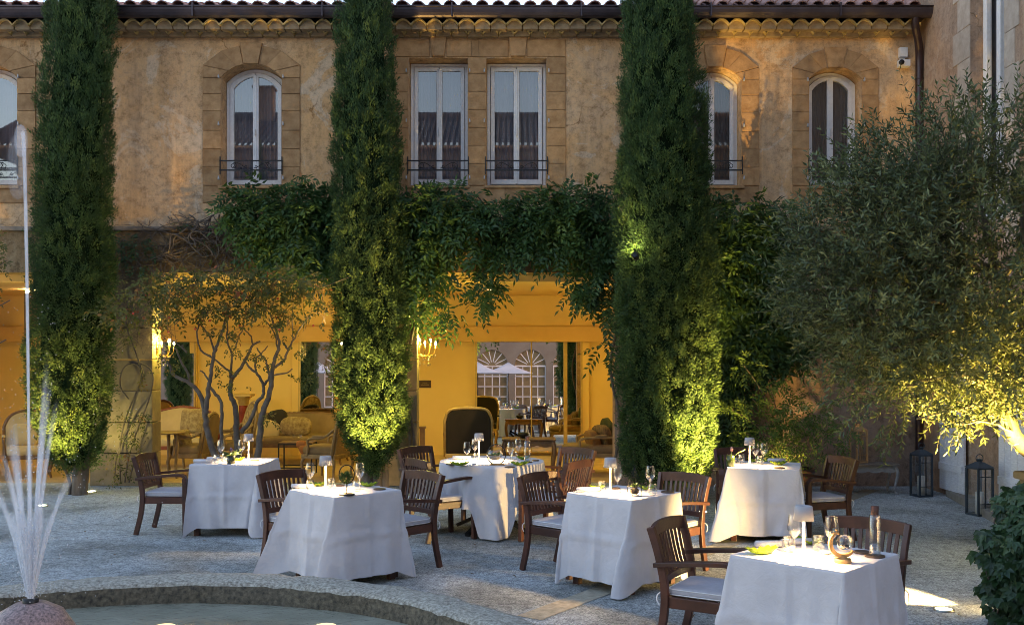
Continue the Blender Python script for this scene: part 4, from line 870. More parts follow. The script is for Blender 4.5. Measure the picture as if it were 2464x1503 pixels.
# ================================================================== fountain
fo = thing('fountain', 'round granite ball fountain throwing thin white water jets', 'fountain', (PC.x, PC.y, 0))
b = MB(); b.lathe([(.001, .1), (.12, .12), (.19, .3), (.215, .44), (.215, .52), (.19, .63), (.14, .71), (.07, .75), (.001, .757)], 40); b.lathe([(.16, 0), (.15, .2)], 20); b.build('stone_ball', M_('speckled_granite', (.07, .05, .045), (.40, .27, .24), 75, .45, .3, 70), fo)
b = MB(); b.lathe([(.034, .745), (.036, .77), (.03, .772), (.001, .772)], 20); b.build('nozzle', m_iron, fo)
def jetmat(name, a0, a1):
    m = bpy.data.materials.new(name); m.use_nodes = True; nt = m.node_tree; nt.nodes.remove(nt.nodes['Principled BSDF'])
    tr = nd(nt, 'ShaderNodeBsdfTransparent'); df = nd(nt, 'ShaderNodeBsdfDiffuse'); df.inputs[0].default_value = (.9, .92, .95, 1)
    tl = nd(nt, 'ShaderNodeBsdfTranslucent'); tl.inputs[0].default_value = (.9, .92, .95, 1); ad = nd(nt, 'ShaderNodeMixShader'); ad.inputs[0].default_value = .5
    nt.links.new(df.outputs[0], ad.inputs[1]); nt.links.new(tl.outputs[0], ad.inputs[2])
    lw = nd(nt, 'ShaderNodeLayerWeight'); lw.inputs[0].default_value = .5
    f = ramp(nt, noise(nt, 6, 3, .6, stretch=(8, 8, 1.2)), [(.3, (a0,)*3), (.7, (a1,)*3)])
    at_ = nd(nt, 'ShaderNodeAttribute'); at_.attribute_name = 'tint'
    mu = nd(nt, 'ShaderNodeMath'); mu.operation = 'MULTIPLY'; nt.links.new(f, mu.inputs[0]); nt.links.new(at_.outputs['Fac'], mu.inputs[1])
    iv = nd(nt, 'ShaderNodeMath'); iv.operation = 'SUBTRACT'; iv.inputs[0].default_value = 1; nt.links.new(lw.outputs['Facing'], iv.inputs[1])
    m2 = nd(nt, 'ShaderNodeMath'); m2.operation = 'MULTIPLY'; nt.links.new(mu.outputs[0], m2.inputs[0]); nt.links.new(iv.outputs[0], m2.inputs[1])
    mx = nd(nt, 'ShaderNodeMixShader'); nt.links.new(m2.outputs[0], mx.inputs[0]); nt.links.new(tr.outputs[0], mx.inputs[1]); nt.links.new(ad.outputs[0], mx.inputs[2]); nt.links.new(mx.outputs[0], nt.nodes['Material Output'].inputs[0])
    return m
m_jet = jetmat('water_jet', .45, 1.0)
rj = np.random.default_rng(4)
def jet(vx, vy, vz, tend, r0, r1, spread=0.0, n=22, fade=.15):
    b = MB(); pts = []
    for i in range(n):
        t = tend*i/(n-1); pts.append(Vector((vx*.02+vx*t, vy*.02+vy*t, .77+vz*t-4.9*t*t)))
    for i in range(n-1):
        a = i/(n-1); tn = 1-(1-fade)*a; rr = [r0+(r1-r0)*a, r0+(r1-r0)*(i+1)/(n-1)]
        k = len(b.f); b.tube(pts[i:i+2], rr, 8, tint=tn); b.f = b.f[:-2]; b.sm = b.sm[:-2]; b.t = b.t[:-2]
    return b
jb = jet(-.055, 0, 6.46, .66, .006, .0105, fade=.4)
jb.soft((-.045, 0, 2.86), (.06, .06, .15), .9, 12, 8, tint=.34); jb.soft((-.06, 0, 2.74), (.09, .09, .3), .9, 12, 8, tint=.12); jb.build('water_jet', m_jet, fo)
for i in range(13):
    a = 2*PI*i/13+.15; sp = [.30, .54][i % 2]*rj.uniform(.85, 1.15); vz = rj.uniform(3.9, 4.9) if i % 2 == 0 else rj.uniform(3.2, 3.8); b = MB()
    for k in range(5):
        s_ = sp*rj.uniform(.92, 1.08); a_ = a+rj.normal()*.06; q = jet(s_*math.cos(a_), s_*math.sin(a_)*.9, vz*rj.uniform(.95, 1.03), vz/9.8*(.66 if i % 2 == 0 else .92), .003, .013, fade=.0); b.add(q.v, q.f, True); b.t[-len(q.t):] = [t_**1.5*.55 for t_ in q.t]
    b.build('water_jet', m_jet, fo)
for i in range(44):
    a = 2*PI*i/44; k = rj.uniform(.3, 1.1); q = jet(.46*math.cos(a)*k, .46*math.sin(a)*k, 3.0, .21*rj.uniform(.6, 1), .005, .015, fade=.0); q.t = [t_*.95 for t_ in q.t]; q.build('water_jet', m_jet, fo)
# fine droplets
k = 900; tt_ = rj.random(k); aa = rj.uniform(0, 2*PI, k); rd = np.abs(rj.normal(size=k))*.30*tt_+.02
b = MB()
for i in range(k):
    z = .78+tt_[i]*1.5*rj.random(); b.soft((rd[i]*math.cos(aa[i]), rd[i]*math.sin(aa[i]), z), (.006,)*3, 1, 4, 2, tint=.8)
sp = b.build('spray', m_jet, fo); tag(sp, kind='stuff')
# ================================================================== tables, cloths, chairs
m_wood = M_('dark_red_wood', (.042, .0155, .010), (.098, .036, .021), 7, .42, .2, 40, stretch=(1, 1, 1), tint=.25)
def vary(m, k):
    nt = m.node_tree; b = nt.nodes['Principled BSDF']; l = b.inputs['Base Color'].links[0]; oi = nd(nt, 'ShaderNodeObjectInfo')
    col = mix(nt, 1.0, l.from_socket, ramp(nt, oi.outputs['Random'], [(0, (1-k, 1-k, 1-k)), (1, (1+k, 1+k*.9, 1+k*.8))]), 'MULTIPLY'); nt.links.new(col, b.inputs['Base Color'])
vary(m_wood, .3)
m_cush = M_('grey_cushion', (.40, .385, .41), (.46, .445, .47), 30, .9, .15, 160)
m_tie = M_('white_tape', (.7, .7, .7), (.8, .8, .8), 20, .8)
def clothmat():
    m, nt, b = newmat('white_linen'); b.inputs['Roughness'].default_value = .85; b.inputs['Specular IOR Level'].default_value = .2
    nt.links.new(ramp(nt, noise(nt, 5, 5, .6), [(.3, (.53, .51, .52)), (.7, (.60, .58, .59))]), b.inputs['Base Color'])
    n = noise(nt, 7, 7, .62, dist=.8); w = noise(nt, 3.2, 3, .5); mm = nd(nt, 'ShaderNodeMath'); mm.operation = 'MULTIPLY_ADD'; mm.inputs[1].default_value = 2.2; nt.links.new(w, mm.inputs[0]); nt.links.new(n, mm.inputs[2])
    bump(nt, b, mm.outputs[0], .38, .025); return m
m_cloth = clothmat()
m_shade = None
def make_chair(label):
    t = thing('dining_chair', label, 'chair', (0, 0, 0), 0, 'dark wooden dining armchairs around the courtyard tables')
    W, Dp, SH, BH = .485, .46, .40, .835
    for s in (-1, 1):
        y = s*W/2
        b = MB(); b.sweep(sm([(.235, y, 0), (.230, y, .30), (.232, y, .52), (.228, y, .60)], 1), [.045]*20, [.045]*20); b.build('front_leg', m_wood, t, bevel=.005)
        b = MB(); pts = sm([(-.30, y*.96, 0), (-.235, y*.96, .25), (-.225, y*.96, .45), (-.265, y*1.0, .66), (-.315, y*1.05, BH-.012)], 2); b.sweep(pts, .036, .05); b.build('rear_leg', m_wood, t, bevel=.005)
        b = MB(); pts = sm([(-.29, y*1.03, .592), (-.2, y*1.04, .604), (0, y*1.06, .628), (.16, y*1.03, .640), (.222, y*1.01, .630), (.242, y*1.0, .585), (.238, y*1.0, .53)], 2); b.sweep(pts, [.062]*len(pts), .028); b.build('arm', m_wood, t, bevel=.006)
    b = MB()
    for y in (-W/2+.02, W/2-.02): b.bar((-.225, y, SH-.035), (.22, y, SH-.035), .025, .07)
    b.bar((.215, -W/2+.02, SH-.035), (.215, W/2-.02, SH-.035), .025, .07, (1, 0, 0)); b.bar((-.225, -W/2+.02, SH-.035), (-.225, W/2-.02, SH-.035), .025, .07, (1, 0, 0))
    for i in range(7): b.bar((-.2+i*.065, -W/2+.03, SH-.008), (-.2+i*.065, W/2-.03, SH-.008), .045, .016, (1, 0, 0), tint=random.random())
    b.build('seat_frame', m_wood, t, bevel=.004)
    bk = MB(); n = 9; X_ = lambda z: -.225-(z-.45)*.235
    def rail(z0, z1, bow, th):
        sp = 1.04 if z1 > .8 else .97
        pts = [(X_((z0+z1)/2)-bow*(1-(2*i/10-1)**2), -(W/2)*sp+.012+(W*sp-.024)*i/10, (z0+z1)/2+(.012*(1-(2*i/10-1)**2) if z1 > .8 else 0)) for i in range(11)]
        bk.sweep(pts, th, (z1-z0), (1, 0, 0))
    rail(BH-.085, BH-.005, .03, .026); rail(.475, .52, .02, .024)
    for i in range(n):
        y = -W/2+.062+(W-.124)*i/(n-1); bw = 1-(2*(y/(W)))**2
        bk.sweep(sm([(X_(.5)-.018*bw, y, .50), (X_(.62)-.03*bw, y, .62), (X_(.77)-.03*bw, y*1.07, BH-.06)], 1), [.026]*8, .012, (0, 1, 0), tint=random.random())
    bk.build('backrest', m_wood, t, bevel=.003)
    c = MB(); c.soft((0, 0, SH+.027), (.45, .435, .062), .16, 36, 8); cu = c.build('cushion', m_cush, t)
    c = MB(); N = 40
    for z in (SH+.012, SH+.044):
        pts = []
        for i in range(N):
            a = 2*PI*i/N; g_ = lambda v: math.copysign(abs(v)**.2, v); pts.append((.2235*g_(math.cos(a)), .216*g_(math.sin(a)), z))
        c.tube(pts, .0035, 5, closed=True)
    c.build('piping', m_tie, cu)
    for s in (-1, 1):
        c = MB(); c.tube(sm([(-.2, s*.2, SH+.02), (-.26, s*.25, SH+.03), (-.275, s*.27, SH-.01), (-.25, s*.27, SH-.05)]), .004, 5); c.build('tie', m_tie, cu)
    c = MB(); c.box((-.228, .02, SH+.022), (.004, .09, .022)); c.build('care_tag', m_tie, cu)
    return t
chairs = [  # centre x, y, facing angle (deg), label
    (1.26, 6.22, -31, 'dining chair at front right with its back to the viewer, left of the nearest table'),
    (2.10, 6.17, -128, 'dining chair behind the right side of the nearest table, behind the glass bottle'),
    (-1.87, 8.94, -38, 'dining chair between the two left tables, partly behind the cloth of the fountain-side table'),
    (-1.02, 8.83, -133, 'dining chair on the right of the table nearest the fountain rim'),
    (.47, 8.75, -42, 'dining chair on the left of the table with the wire-house terrarium'),
    (1.33, 8.70, -134, 'dining chair behind the right side of the terrarium table, slats lit green from behind'),
    (-3.66, 10.73, -3, 'dining chair seen side on, left of the far-left table'),
    (-.72, 10.36, 33, 'dining chair at the front left of the round table with its arm towards us'),
    (-.89, 11.38, -40, 'dining chair at the back left of the round table'),
    (.42, 10.22, 147, 'orange-lit dining chair at the front right of the round table'),
    (.53, 11.2, -135, 'dining chair at the back right of the round table'),
    (2.56, 11.12, -95, 'dining chair behind the right rear table, only its top rail showing'),
    (3.15, 10.32, 195, 'dining chair on the right of the right rear table, beside the garden bench'),
]
ch0 = make_chair(chairs[0][3])
for i, (x, y, a, lb_) in enumerate(chairs):
    c = ch0 if i == 0 else dup(ch0); c.location = (x, y, 0); c.rotation_euler[2] = math.radians(a); c['label'] = lb_

TZ = .75
def table_sq(c, rot, side, label):
    t = thing('dining_table', label, 'table', (c[0], c[1], 0), rot, 'square dining tables under white cloths'); h = side/2
    b = MB(); b.bb(-h+.01, h-.01, -h+.01, h-.01, TZ-.04, TZ-.006); b.build('tabletop', m_wood, t, bevel=.004)
    for sx in (-1, 1):
        for sy in (-1, 1): b = MB(); b.bb(sx*(h-.06)-.028, sx*(h-.06)+.028, sy*(h-.06)-.028, sy*(h-.06)+.028, 0, TZ-.041); b.build('leg', m_wood, t, bevel=.004)
    b = MB(); b.bb(-h+.07, h-.07, -.02, .02, .12, .17); b.build('stretcher', m_wood, t, bevel=.004)
def cloth_sq(c, rot, side, ears, label, hem=.085, crease=True, seed=0, flare=.045):
    """square cloth on a square table: straight falls on the sides, a hanging ear at each corner
    ears: four (length, bend in degrees, width) for corners -x-y, +x-y, +x+y, -x+y"""
    rg = np.random.default_rng(seed); h = side/2+.004; rc = .012; ns, nc = 26, 26
    cor = [(-1, -1), (1, -1), (1, 1), (-1, 1)]; nrm = [(0, -1), (1, 0), (0, 1), (-1, 0)]
    top, hemp, hz, kind = [], [], [], []; nrms = []
    ph = rg.uniform(0, 6, 8)
    for k in range(4):
        # side k goes from corner k to corner k+1
        a, b = Vector(cor[k]+(0,))*h, Vector(cor[(k+1) % 4]+(0,))*h; nv = Vector(nrm[k]+(0,)); d = (b-a).normalized()
        wl, wr = ears[k][2], ears[(k+1) % 4][2]
        for i in range(ns):
            t = (i+.5)/ns; q = a.lerp(b, t); q = a+d*(rc+(2*h-2*rc)*t); top.append(q.copy())
            tl = wl+(2*h-wl-wr)*t; wob = .010*math.sin(t*9+ph[k])+.008*math.sin(t*17+ph[k+4])
            hemp.append(a+d*tl+nv*(flare+wob)); hz.append(hem+.02*math.sin(t*PI*1+ph[k])*.5-.012*math.sin(t*PI)); kind.append(1 if abs(t-.5) < .02 else 0)
        e = ears[(k+1) % 4]; n2 = Vector(nrm[(k+1) % 4]+(0,)); d2 = Vector((-n2.y, n2.x, 0)); diag = (nv+n2).normalized(); diag.rotate(Matrix.Rotation(math.radians(e[1]), 3, 'Z'))
        p_in, p_out = b-d*e[2]+nv*flare, b+d2*e[2]+n2*flare
        for i in range(nc):
            s_ = (i+.5)/nc; an = s_*PI/2; u0 = -nv.cross(Vector((0, 0, 1)))
            ctr = b-d*rc-n2*0; ctr = b-(nv+n2)*rc; top.append(ctr+(nv*math.cos(an)+n2*math.sin(an))*rc)
            sh = math.sin(PI*s_)**1.15; q = p_in.lerp(p_out, s_)*(1)+diag*e[0]*sh
            perp = Vector((-diag.y, diag.x, 0)); q += perp*.05*math.sin(PI*2*s_)*(1 if e[1] > 0 else -1)*.7
            hemp.append(q); hz.append(hem-(hem-.012)*min(1, sh*1.25)); kind.append(0)
    n = len(top); rows = 34; mb = MB(); vs = []
    for r in range(rows+1):
        v = r/rows
        for i in range(n):
            z0 = TZ+.004; pp = top[i].lerp(hemp[i], v**.92 if v > 0 else 0)
            nn = (hemp[i]-top[i]); nn.z = 0
            z = z0+(hz[i]-z0)*v
            if r == 0: z = z0
            if kind[i] == 1 and crease: pp = pp+nn.normalized()*.011
            wv = (.004*math.sin(i*.55+v*7+ph[0])+.004*math.sin(i*.23-v*4+ph[1]))*v
            if abs(v-.5) < .03 and crease: pp = pp+nn.normalized()*.007
            vs.append((pp.x+wv, pp.y+wv*.6, max(z, .006))); nrms.append((nn.normalized() if nn.length > 1e-6 else Vector((0, 0, 0)))*min(1, v*3))
    fs = [(r*n+i, r*n+(i+1) % n, (r+1)*n+(i+1) % n, (r+1)*n+i) for r in range(rows) for i in range(n)]
    fs = [f[::-1] for f in fs]
    A_ = np.array(vs); Nn = np.array([tuple(q) for q in nrms]); wr = vnoise(A_*np.array([5, 5, 2.2])+seed*7, seed)*.019+vnoise(A_*np.array([13, 13, 4])+seed*3, seed+1)*.008+np.abs(vnoise(A_*np.array([7, 7, 9])+seed, seed+2))*.004
    A_[:, :2] += (Nn*wr[:, None])[:, :2]; vs = [tuple(q) for q in A_]
    mb.add(vs, fs, True)
    o = len(mb.v); mb.v.append((0, 0, TZ+.004)); 
    for i in range(n): mb.f.append((i, (i+1) % n, o)); mb.sm.append(False); mb.t.append(.5)
    ob = mb.build('tablecloth', m_cloth, None, loc=(c[0], c[1], 0), rz=rot)
    return tag(ob, label, 'tablecloth', 'white tablecloths')
R_ = math.radians
E = lambda l, b, w: (l, b, w)
# nearest, terrarium, fountain-side, far-left, right rear; corner order: -x-y (towards the viewer when turned 45 deg), +x-y, +x+y, -x+y
TABLES = dict(
    near=((1.72, 5.66), R_(46), .675), terr=((.93, 8.26), R_(46), .665), foun=((-1.41, 8.43), R_(44), .665), left=((-2.99, 10.76), R_(-3), .73), rear=((2.63, 10.36), R_(-17), .70))
table_sq(*TABLES['near'], 'square table nearest the viewer at lower right, under its cloth')
cloth_sq(*TABLES['near'], [E(.07, -70, .035), E(.17, 30, .09), E(.14, 0, .1), E(.20, -25, .09)], 'white cloth on the nearest table, carrying the wooden globe and glass bottle', seed=1)
table_sq(*TABLES['terr'], 'square table with the wire-house terrarium, under its cloth')
cloth_sq(*TABLES['terr'], [E(.20, -55, .06), E(.12, 30, .08), E(.14, 0, .1), E(.10, 20, .06)], 'white cloth on the terrarium table, its right fall lit warm', seed=2)
table_sq(*TABLES['foun'], 'square table closest to the fountain rim, under its cloth')
cloth_sq(*TABLES['foun'], [E(.17, -78, .05), E(.14, 15, .08), E(.14, 0, .1), E(.34, 12, .09)], 'white cloth with a wide flared left corner on the table closest to the fountain', seed=3)
table_sq(*TABLES['left'], 'square table at far left, under its cloth with ironed cross creases')
cloth_sq(*TABLES['left'], [E(.21, 38, .10), E(.12, -20, .08), E(.14, 0, .1), E(.14, 0, .1)], 'white cloth with ironed cross creases on the far-left table', hem=.10, seed=4)
table_sq(*TABLES['rear'], 'square table at the right rear beside the shrub, under its cloth')
cloth_sq(*TABLES['rear'], [E(.24, -12, .10), E(.12, 20, .08), E(.14, 0, .1), E(.2, 0, .12)], 'warm-lit white cloth on the right rear table by the shrub', hem=.09, seed=5)
# round table
RT = (-.217, 10.78); RR = .56
t = thing('round_table', 'round dining table with a pedestal foot in the middle of the courtyard', 'table', (RT[0], RT[1], 0))
b = MB(); b.lathe([(.001, TZ-.035), (RR-.01, TZ-.035), (RR-.01, TZ-.006), (.001, TZ-.006)], 48); b.build('tabletop', m_wood, t)
b = MB(); b.lathe([(.045, .12), (.04, TZ-.036)], 16); b.build('pedestal', m_iron, t)
for k in range(4): b = MB(); a = PI/4+k*PI/2+.2; b.sweep(sm([(0, 0, .2), (.2*math.cos(a), .2*math.sin(a), .14), (.46*math.cos(a), .46*math.sin(a), .02)]), .05, .035, (-math.sin(a), math.cos(a), 0)); b.build('foot', m_iron, t)
n = 240; rows = 22; vs = []; a0 = -PI/2+.06
for r in range(rows+1):
    v = r/rows
    for i in range(n):
        a = 2*PI*i/n; q = abs(((a-a0+PI/4) % (PI/2))-PI/4)/(PI/4)   # 0 at a hanging corner, 1 between
        qq = min(1, max(0, (q-.30)/.26)); qq = qq*qq*(3-2*qq); hem = .02+.33*qq+.03*math.sin(a*7)*qq
        fold = .045*math.cos(a*13+.8*math.sin(a*3))+.026*math.cos(a*22+1)
        corner = math.exp(-(q/.30)**4)
        rad = RR+.006+v*(.035+fold*v**.6*(1-.25*corner)+.03*corner+.02)
        z = TZ+.004+(hem-TZ-.004)*v if r else TZ+.004
        if r == 0: rad = RR+.002
        vs.append((rad*math.cos(a), rad*math.sin(a), z))
mb = MB(); mb.add(vs, [(r*n+i, (r+1)*n+i, (r+1)*n+(i+1) % n, r*n+(i+1) % n) for r in range(rows) for i in range(n)], True)
o_ = len(mb.v); mb.v.append((0, 0, TZ+.004))
for i in range(n): mb.f.append((i, (i+1) % n, o_)); mb.sm.append(False); mb.t.append(.5)
tag(mb.build('tablecloth', m_cloth, None, loc=(RT[0], RT[1], 0)), 'white cloth hanging in deep folds round the round table', 'tablecloth', 'white tablecloths')

# ------------------------------------------------------------------ table settings
TT = TZ+.0045
m_lampw = M_('white_lamp_metal', (.62, .60, .60), (.68, .66, .66), 10, .5); m_shadeg = M_('pale_grey_lamp_shade', (.34, .33, .34), (.39, .38, .39), 10, .6)
m_glow = emis('warm_led', (1, .66, .28), 22)
m_glass = thin('clear_glass', (.97, .98, .98), .05, .01)
m_green = leafmat('green_glass_plate', [(0, (.22, .33, .02)), (1, (.42, .52, .04))], .15, .45, .6)
m_porc = M_('white_porcelain', (.72, .71, .70), (.78, .77, .76), 8, .25)
m_oak = M_('oak', (.27, .15, .05), (.42, .25, .10), 9, .5, .15, 40)
m_darkwood = M_('walnut_disc', (.05, .028, .016), (.11, .065, .035), 9, .5)
m_water = thin('still_water', (.90, .93, .93), .12, .01)
m_succ = leafmat('succulent_leaf', [(0, (.05, .09, .03)), (1, (.16, .24, .06))], .4, .3, .4)
m_soil = M_('dark_soil', (.03, .022, .015), (.07, .05, .035), 40, .95, .6, 60)
def tpos(x, y, z=TT): D = (HC-z)*F/(y-HY); return (X(x, D), D, z)
def table_lamp(x, y, label, watts=3.2):
    p = tpos(x, y); t = thing('table_lamp', label, 'lamp', p, 0, 'small cordless lamps on the dining tables')
    b = MB(); b.lathe([(.001, 0), (.050, 0), (.052, .004), (.05, .010), (.008, .012), (.001, .012)], 28); b.build('base', m_lampw, t)
    b = MB(); b.lathe([(.0115, .012), (.0095, .1), (.0065, .2), (.004, .245)], 12); b.build('stem', m_lampw, t)
    b = MB(); b.lathe([(.053, .222), (.0535, .221), (.0555, .221), (.047, .298), (.045, .3), (.001, .3), (.001, .296), (.044, .296), (.053, .222)], 30); b.build('lamp_shade', m_shadeg, t)
    b = MB(); b.lathe([(.001, .262), (.03, .262), (.03, .268), (.001, .268)], 18); b.build('led_disc', m_glow, t)
    lamp('SPOT', 'lamp_light', (p[0], p[1], p[2]+.255), watts*3.6, (1, .64, .27), .025, (p[0], p[1], 0), 128, .35)
def wine_glass(x, y, label, s=1):
    t = thing('wine_glass', label, 'glass', tpos(x, y), 0, 'stemmed wine glasses on the tables'); b = MB()
    b.lathe([(.036*s, .0), (.034*s, .003), (.006, .006), (.0035, .02), (.0035, .085*s), (.008, .095*s), (.030*s, .12*s), (.041*s, .145*s), (.040*s, .17*s), (.034*s, .205*s), (.031*s, .222*s)], 28); b.build('glass_bowl', m_glass, t)
    b = MB(); b.lathe([(.0315*s, .2215*s), (.0312*s, .2232*s), (.0302*s, .2232*s)], 28); b.build('rim', m_glass, t)
def tumbler(x, y, label):
    t = MB(); t.lathe([(.001, .004), (.024, .002), (.033, .012), (.038, .032), (.036, .06), (.030, .088)], 26); t.lathe([(.029, .088), (.033, .06), (.034, .034), (.028, .016), (.001, .013)], 26)
    tag(t.build('water_tumbler', m_glass, None, loc=tpos(x, y)), label, 'glass', 'low water tumblers on the tables')
def napkin(x, y, ang, label):
    b = MB(); pts = [(-.09, 0, .02), (.09, 0, .02)]; n = 26
    sp = [(.021-.0135*(k/n))*1 for k in range(n+1)]; vs = []
    for e in (-.095, .095):
        for k in range(n+1): a = k/n*PI*5; vs.append((e+.004*math.sin(k), sp[k]*math.cos(a), .021+sp[k]*math.sin(a)))
    b.add(vs, [(k, k+1, k+n+2, k+n+1) for k in range(n)], True); tag(b.build('napkin_roll', m_cloth, None, loc=tpos(x, y), rz=R_(ang), solid=.002), label, 'napkin', 'rolled white napkins')
def leaf_plate(x, y, label, ang=0, s=1):
    b = MB(); n = 40; vs = [(0, 0, .004)]
    for r in (.35, .7, 1):
        for k in range(n):
            a = 2*PI*k/n; rad = .072*s*r*(1+.16*math.cos(a*2)+(.10*math.sin(a*11) if r == 1 else 0)); vs.append((rad*math.cos(a)*1.25, rad*math.sin(a)*.85, .004+.030*r**3*(.7+.5*abs(math.cos(a)))+.006*math.sin(a*11)*(r == 1)))
    fs = [(0, 1+k, 1+(k+1) % n) for k in range(n)]
    for j in range(2): fs += [(1+j*n+k, 1+(j+1)*n+k, 1+(j+1)*n+(k+1) % n, 1+j*n+(k+1) % n) for k in range(n)]
    b.add(vs, fs, True); tag(b.build('leaf_plate', m_green, None, loc=tpos(x, y), rz=R_(ang), solid=.003), label, 'plate', 'leaf-shaped green glass plates')
def coaster(x, y, label, r=.045):
    b = MB(); b.lathe([(.001, 0), (r, 0), (r, .009), (r*.85, .011), (.001, .009)], 26); tag(b.build('wooden_coaster', m_darkwood, None, loc=tpos(x, y)), label, 'coaster', 'round dark wooden coasters')
def small_plate(x, y, label, r=.05):
    b = MB(); b.lathe([(.001, .004), (r*.6, .002), (r, .012), (r*.98, .014), (r*.58, .006), (.001, .007)], 26); tag(b.build('side_plate', m_porc, None, loc=tpos(x, y)), label, 'plate', 'small white plates')
def cutlery(x, y, ang, label):
    b = MB(); b.box((0, 0, .003), (.11, .009, .003)); b.soft((.085, 0, .004), (.07, .018, .004), .8, 8, 4); tag(b.build('butter_knife', M_('polished_steel', (.6, .6, .6), None, rough=.2, metal=1), None, loc=tpos(x, y), rz=R_(ang)), label, 'knife')
def bottle(x, y, label, h=.225, r=.030):
    t = thing('water_bottle', label, 'bottle', tpos(x, y), 0, 'clear water bottles with dark stoppers')
    b = MB(); b.lathe([(.001, .012), (r, .011), (r*1.02, .02), (r, h*.98), (r*.9, h), (.021, h+.002), (.021, h-.01)], 28); b.build('glass_body', m_glass, t)
    b = MB(); b.lathe([(.001, .016), (r*.93, .016), (r*.93, .075), (.001, .075)], 24); b.build('water_fill', m_water, t)
    b = MB(); b.lathe([(.001, h-.01), (.020, h-.01), (.022, h+.048), (.001, h+.05)], 20); b.build('stopper', M_('dark_cork', (.055, .02, .013), (.09, .04, .025), 12, .7), t)
    b = MB(); b.lathe([(.001, 0), (.055, 0), (.056, .008), (.001, .009)], 26); b.build('coaster', m_darkwood, t)
# nearest table
table_lamp(1933, 1347, 'white table lamp on the nearest table, in front of the wooden globe')
wine_glass(1911, 1333, 'wine glass behind the lamp shade on the nearest table'); wine_glass(2000, 1338, 'wine glass behind the wooden globe on the nearest table')
tumbler(1897, 1327, 'water tumbler left of the lamp on the nearest table'); tumbler(1969, 1324, 'water tumbler between lamp and globe on the nearest table')
leaf_plate(1832, 1332, 'bright yellow-green leaf plate at the left corner of the nearest table', 20, .95); leaf_plate(1945, 1309, 'green leaf plate at the back corner of the nearest table', -30, .9)
napkin(1855, 1316, 4, 'napkin roll beside the green leaf plate on the nearest table'); napkin(1915, 1311, 10, 'napkin roll behind the tumbler on the nearest table')
coaster(2075, 1329, 'flat dark coaster left of the bottle on the nearest table', .05); bottle(2104, 1338, 'tall clear bottle with a dark stopper on the nearest table', .235, .031)
small_plate(1985, 1331, 'white side plate by the globe on the nearest table', .035)
t = thing('globe_ornament', 'wooden crescent stand holding a clear glass sphere on the nearest table', 'ornament', tpos(2027, 1352))
b = MB(); b.lathe([(.001, 0), (.045, 0), (.047, .006), (.045, .022), (.02, .026), (.018, .04), (.001, .04)], 28); b.build('base', m_oak, t)
b = MB(); pts = [(.068*math.cos(a), 0, .104+.068*math.sin(a)) for a in np.linspace(R_(120), R_(325), 30)]; b.sweep(pts, .022, [.006+.012*math.sin(PI*i/29)+.004 for i in range(30)]); b.build('crescent', m_oak, t)
b = MB(); b.soft((.012, 0, .108), (.088, .088, .088), 1, 24, 14); b.build('glass_sphere', m_glass, t)
b = MB()
for k in range(14): q = unit(1)[0]*.02; b.soft((.012+q[0], q[1], .085+q[2]*.5), (.014, .014, .012), .8, 6, 4, tint=random.random())
b.build('moss', m_soil, t)
b = MB(); b.tube([(-.03, 0, .17), (-.02, 0, .152)], .006, 8); b.soft((-.034, 0, .178), (.016, .016, .016), 1, 10, 6); b.build('pivot', m_oak, t)
# terrarium table
table_lamp(1468, 1189, 'white table lamp on the terrarium table')
wine_glass(1485, 1184, 'wine glass right of the lamp on the terrarium table'); wine_glass(1564, 1185, 'wine glass on the right of the terrarium table')
tumbler(1448, 1183, 'water tumbler left of the lamp on the terrarium table'); tumbler(1569, 1190, 'water tumbler on the right of the terrarium table')
napkin(1415, 1183, 4, 'napkin roll at the left edge of the terrarium table'); leaf_plate(1437, 1177, 'green leaf plate behind the napkin on the terrarium table', 10, .7); leaf_plate(1556, 1178, 'green leaf plate behind the right glasses on the terrarium table', 0, .75)
coaster(1606, 1184, 'dark coaster at the right corner of the terrarium table', .055); coaster(1480, 1175, 'dark coaster at the back of the terrarium table', .04)
t = thing('wire_terrarium', 'black wire house-shaped terrarium with a green succulent', 'terrarium', tpos(1526, 1192), R_(20))
b = MB(); s = .042; bz = .075; w_ = .0028
c8 = [(-s, -s), (s, -s), (s, s), (-s, s)]
for i in range(4):
    a_, c_ = c8[i], c8[(i+1) % 4]
    b.tube([(*a_, 0), (*c_, 0)], w_, 5); b.tube([(*a_, bz), (*c_, bz)], w_, 5); b.tube([(*a_, 0), (*a_, bz)], w_, 5); b.tube([(*a_, bz), (0, 0, .235)], w_*.8, 5)
b.tube([(.008*math.cos(k*PI/6), 0, .243+.008*math.sin(k*PI/6)) for k in range(12)], .002, 5, closed=True); b.build('wire_frame', m_iron, t)
b = MB(); b.soft((0, 0, .04), (.07, .07, .055), .8, 16, 8); b.build('moss_ball', m_soil, t)
k = 46; a_ = RNG.uniform(0, 2*PI, k); leaf_mesh('succulent', np.tile([[0, 0, .07]], (k, 1)), np.c_[np.cos(a_), np.sin(a_), RNG.uniform(.2, 1.6, k)], np.c_[-np.cos(a_)*.5, -np.sin(a_)*.5, np.ones(k)], RNG.uniform(.03, .052, k), .014, m_succ, t, fold=.3)
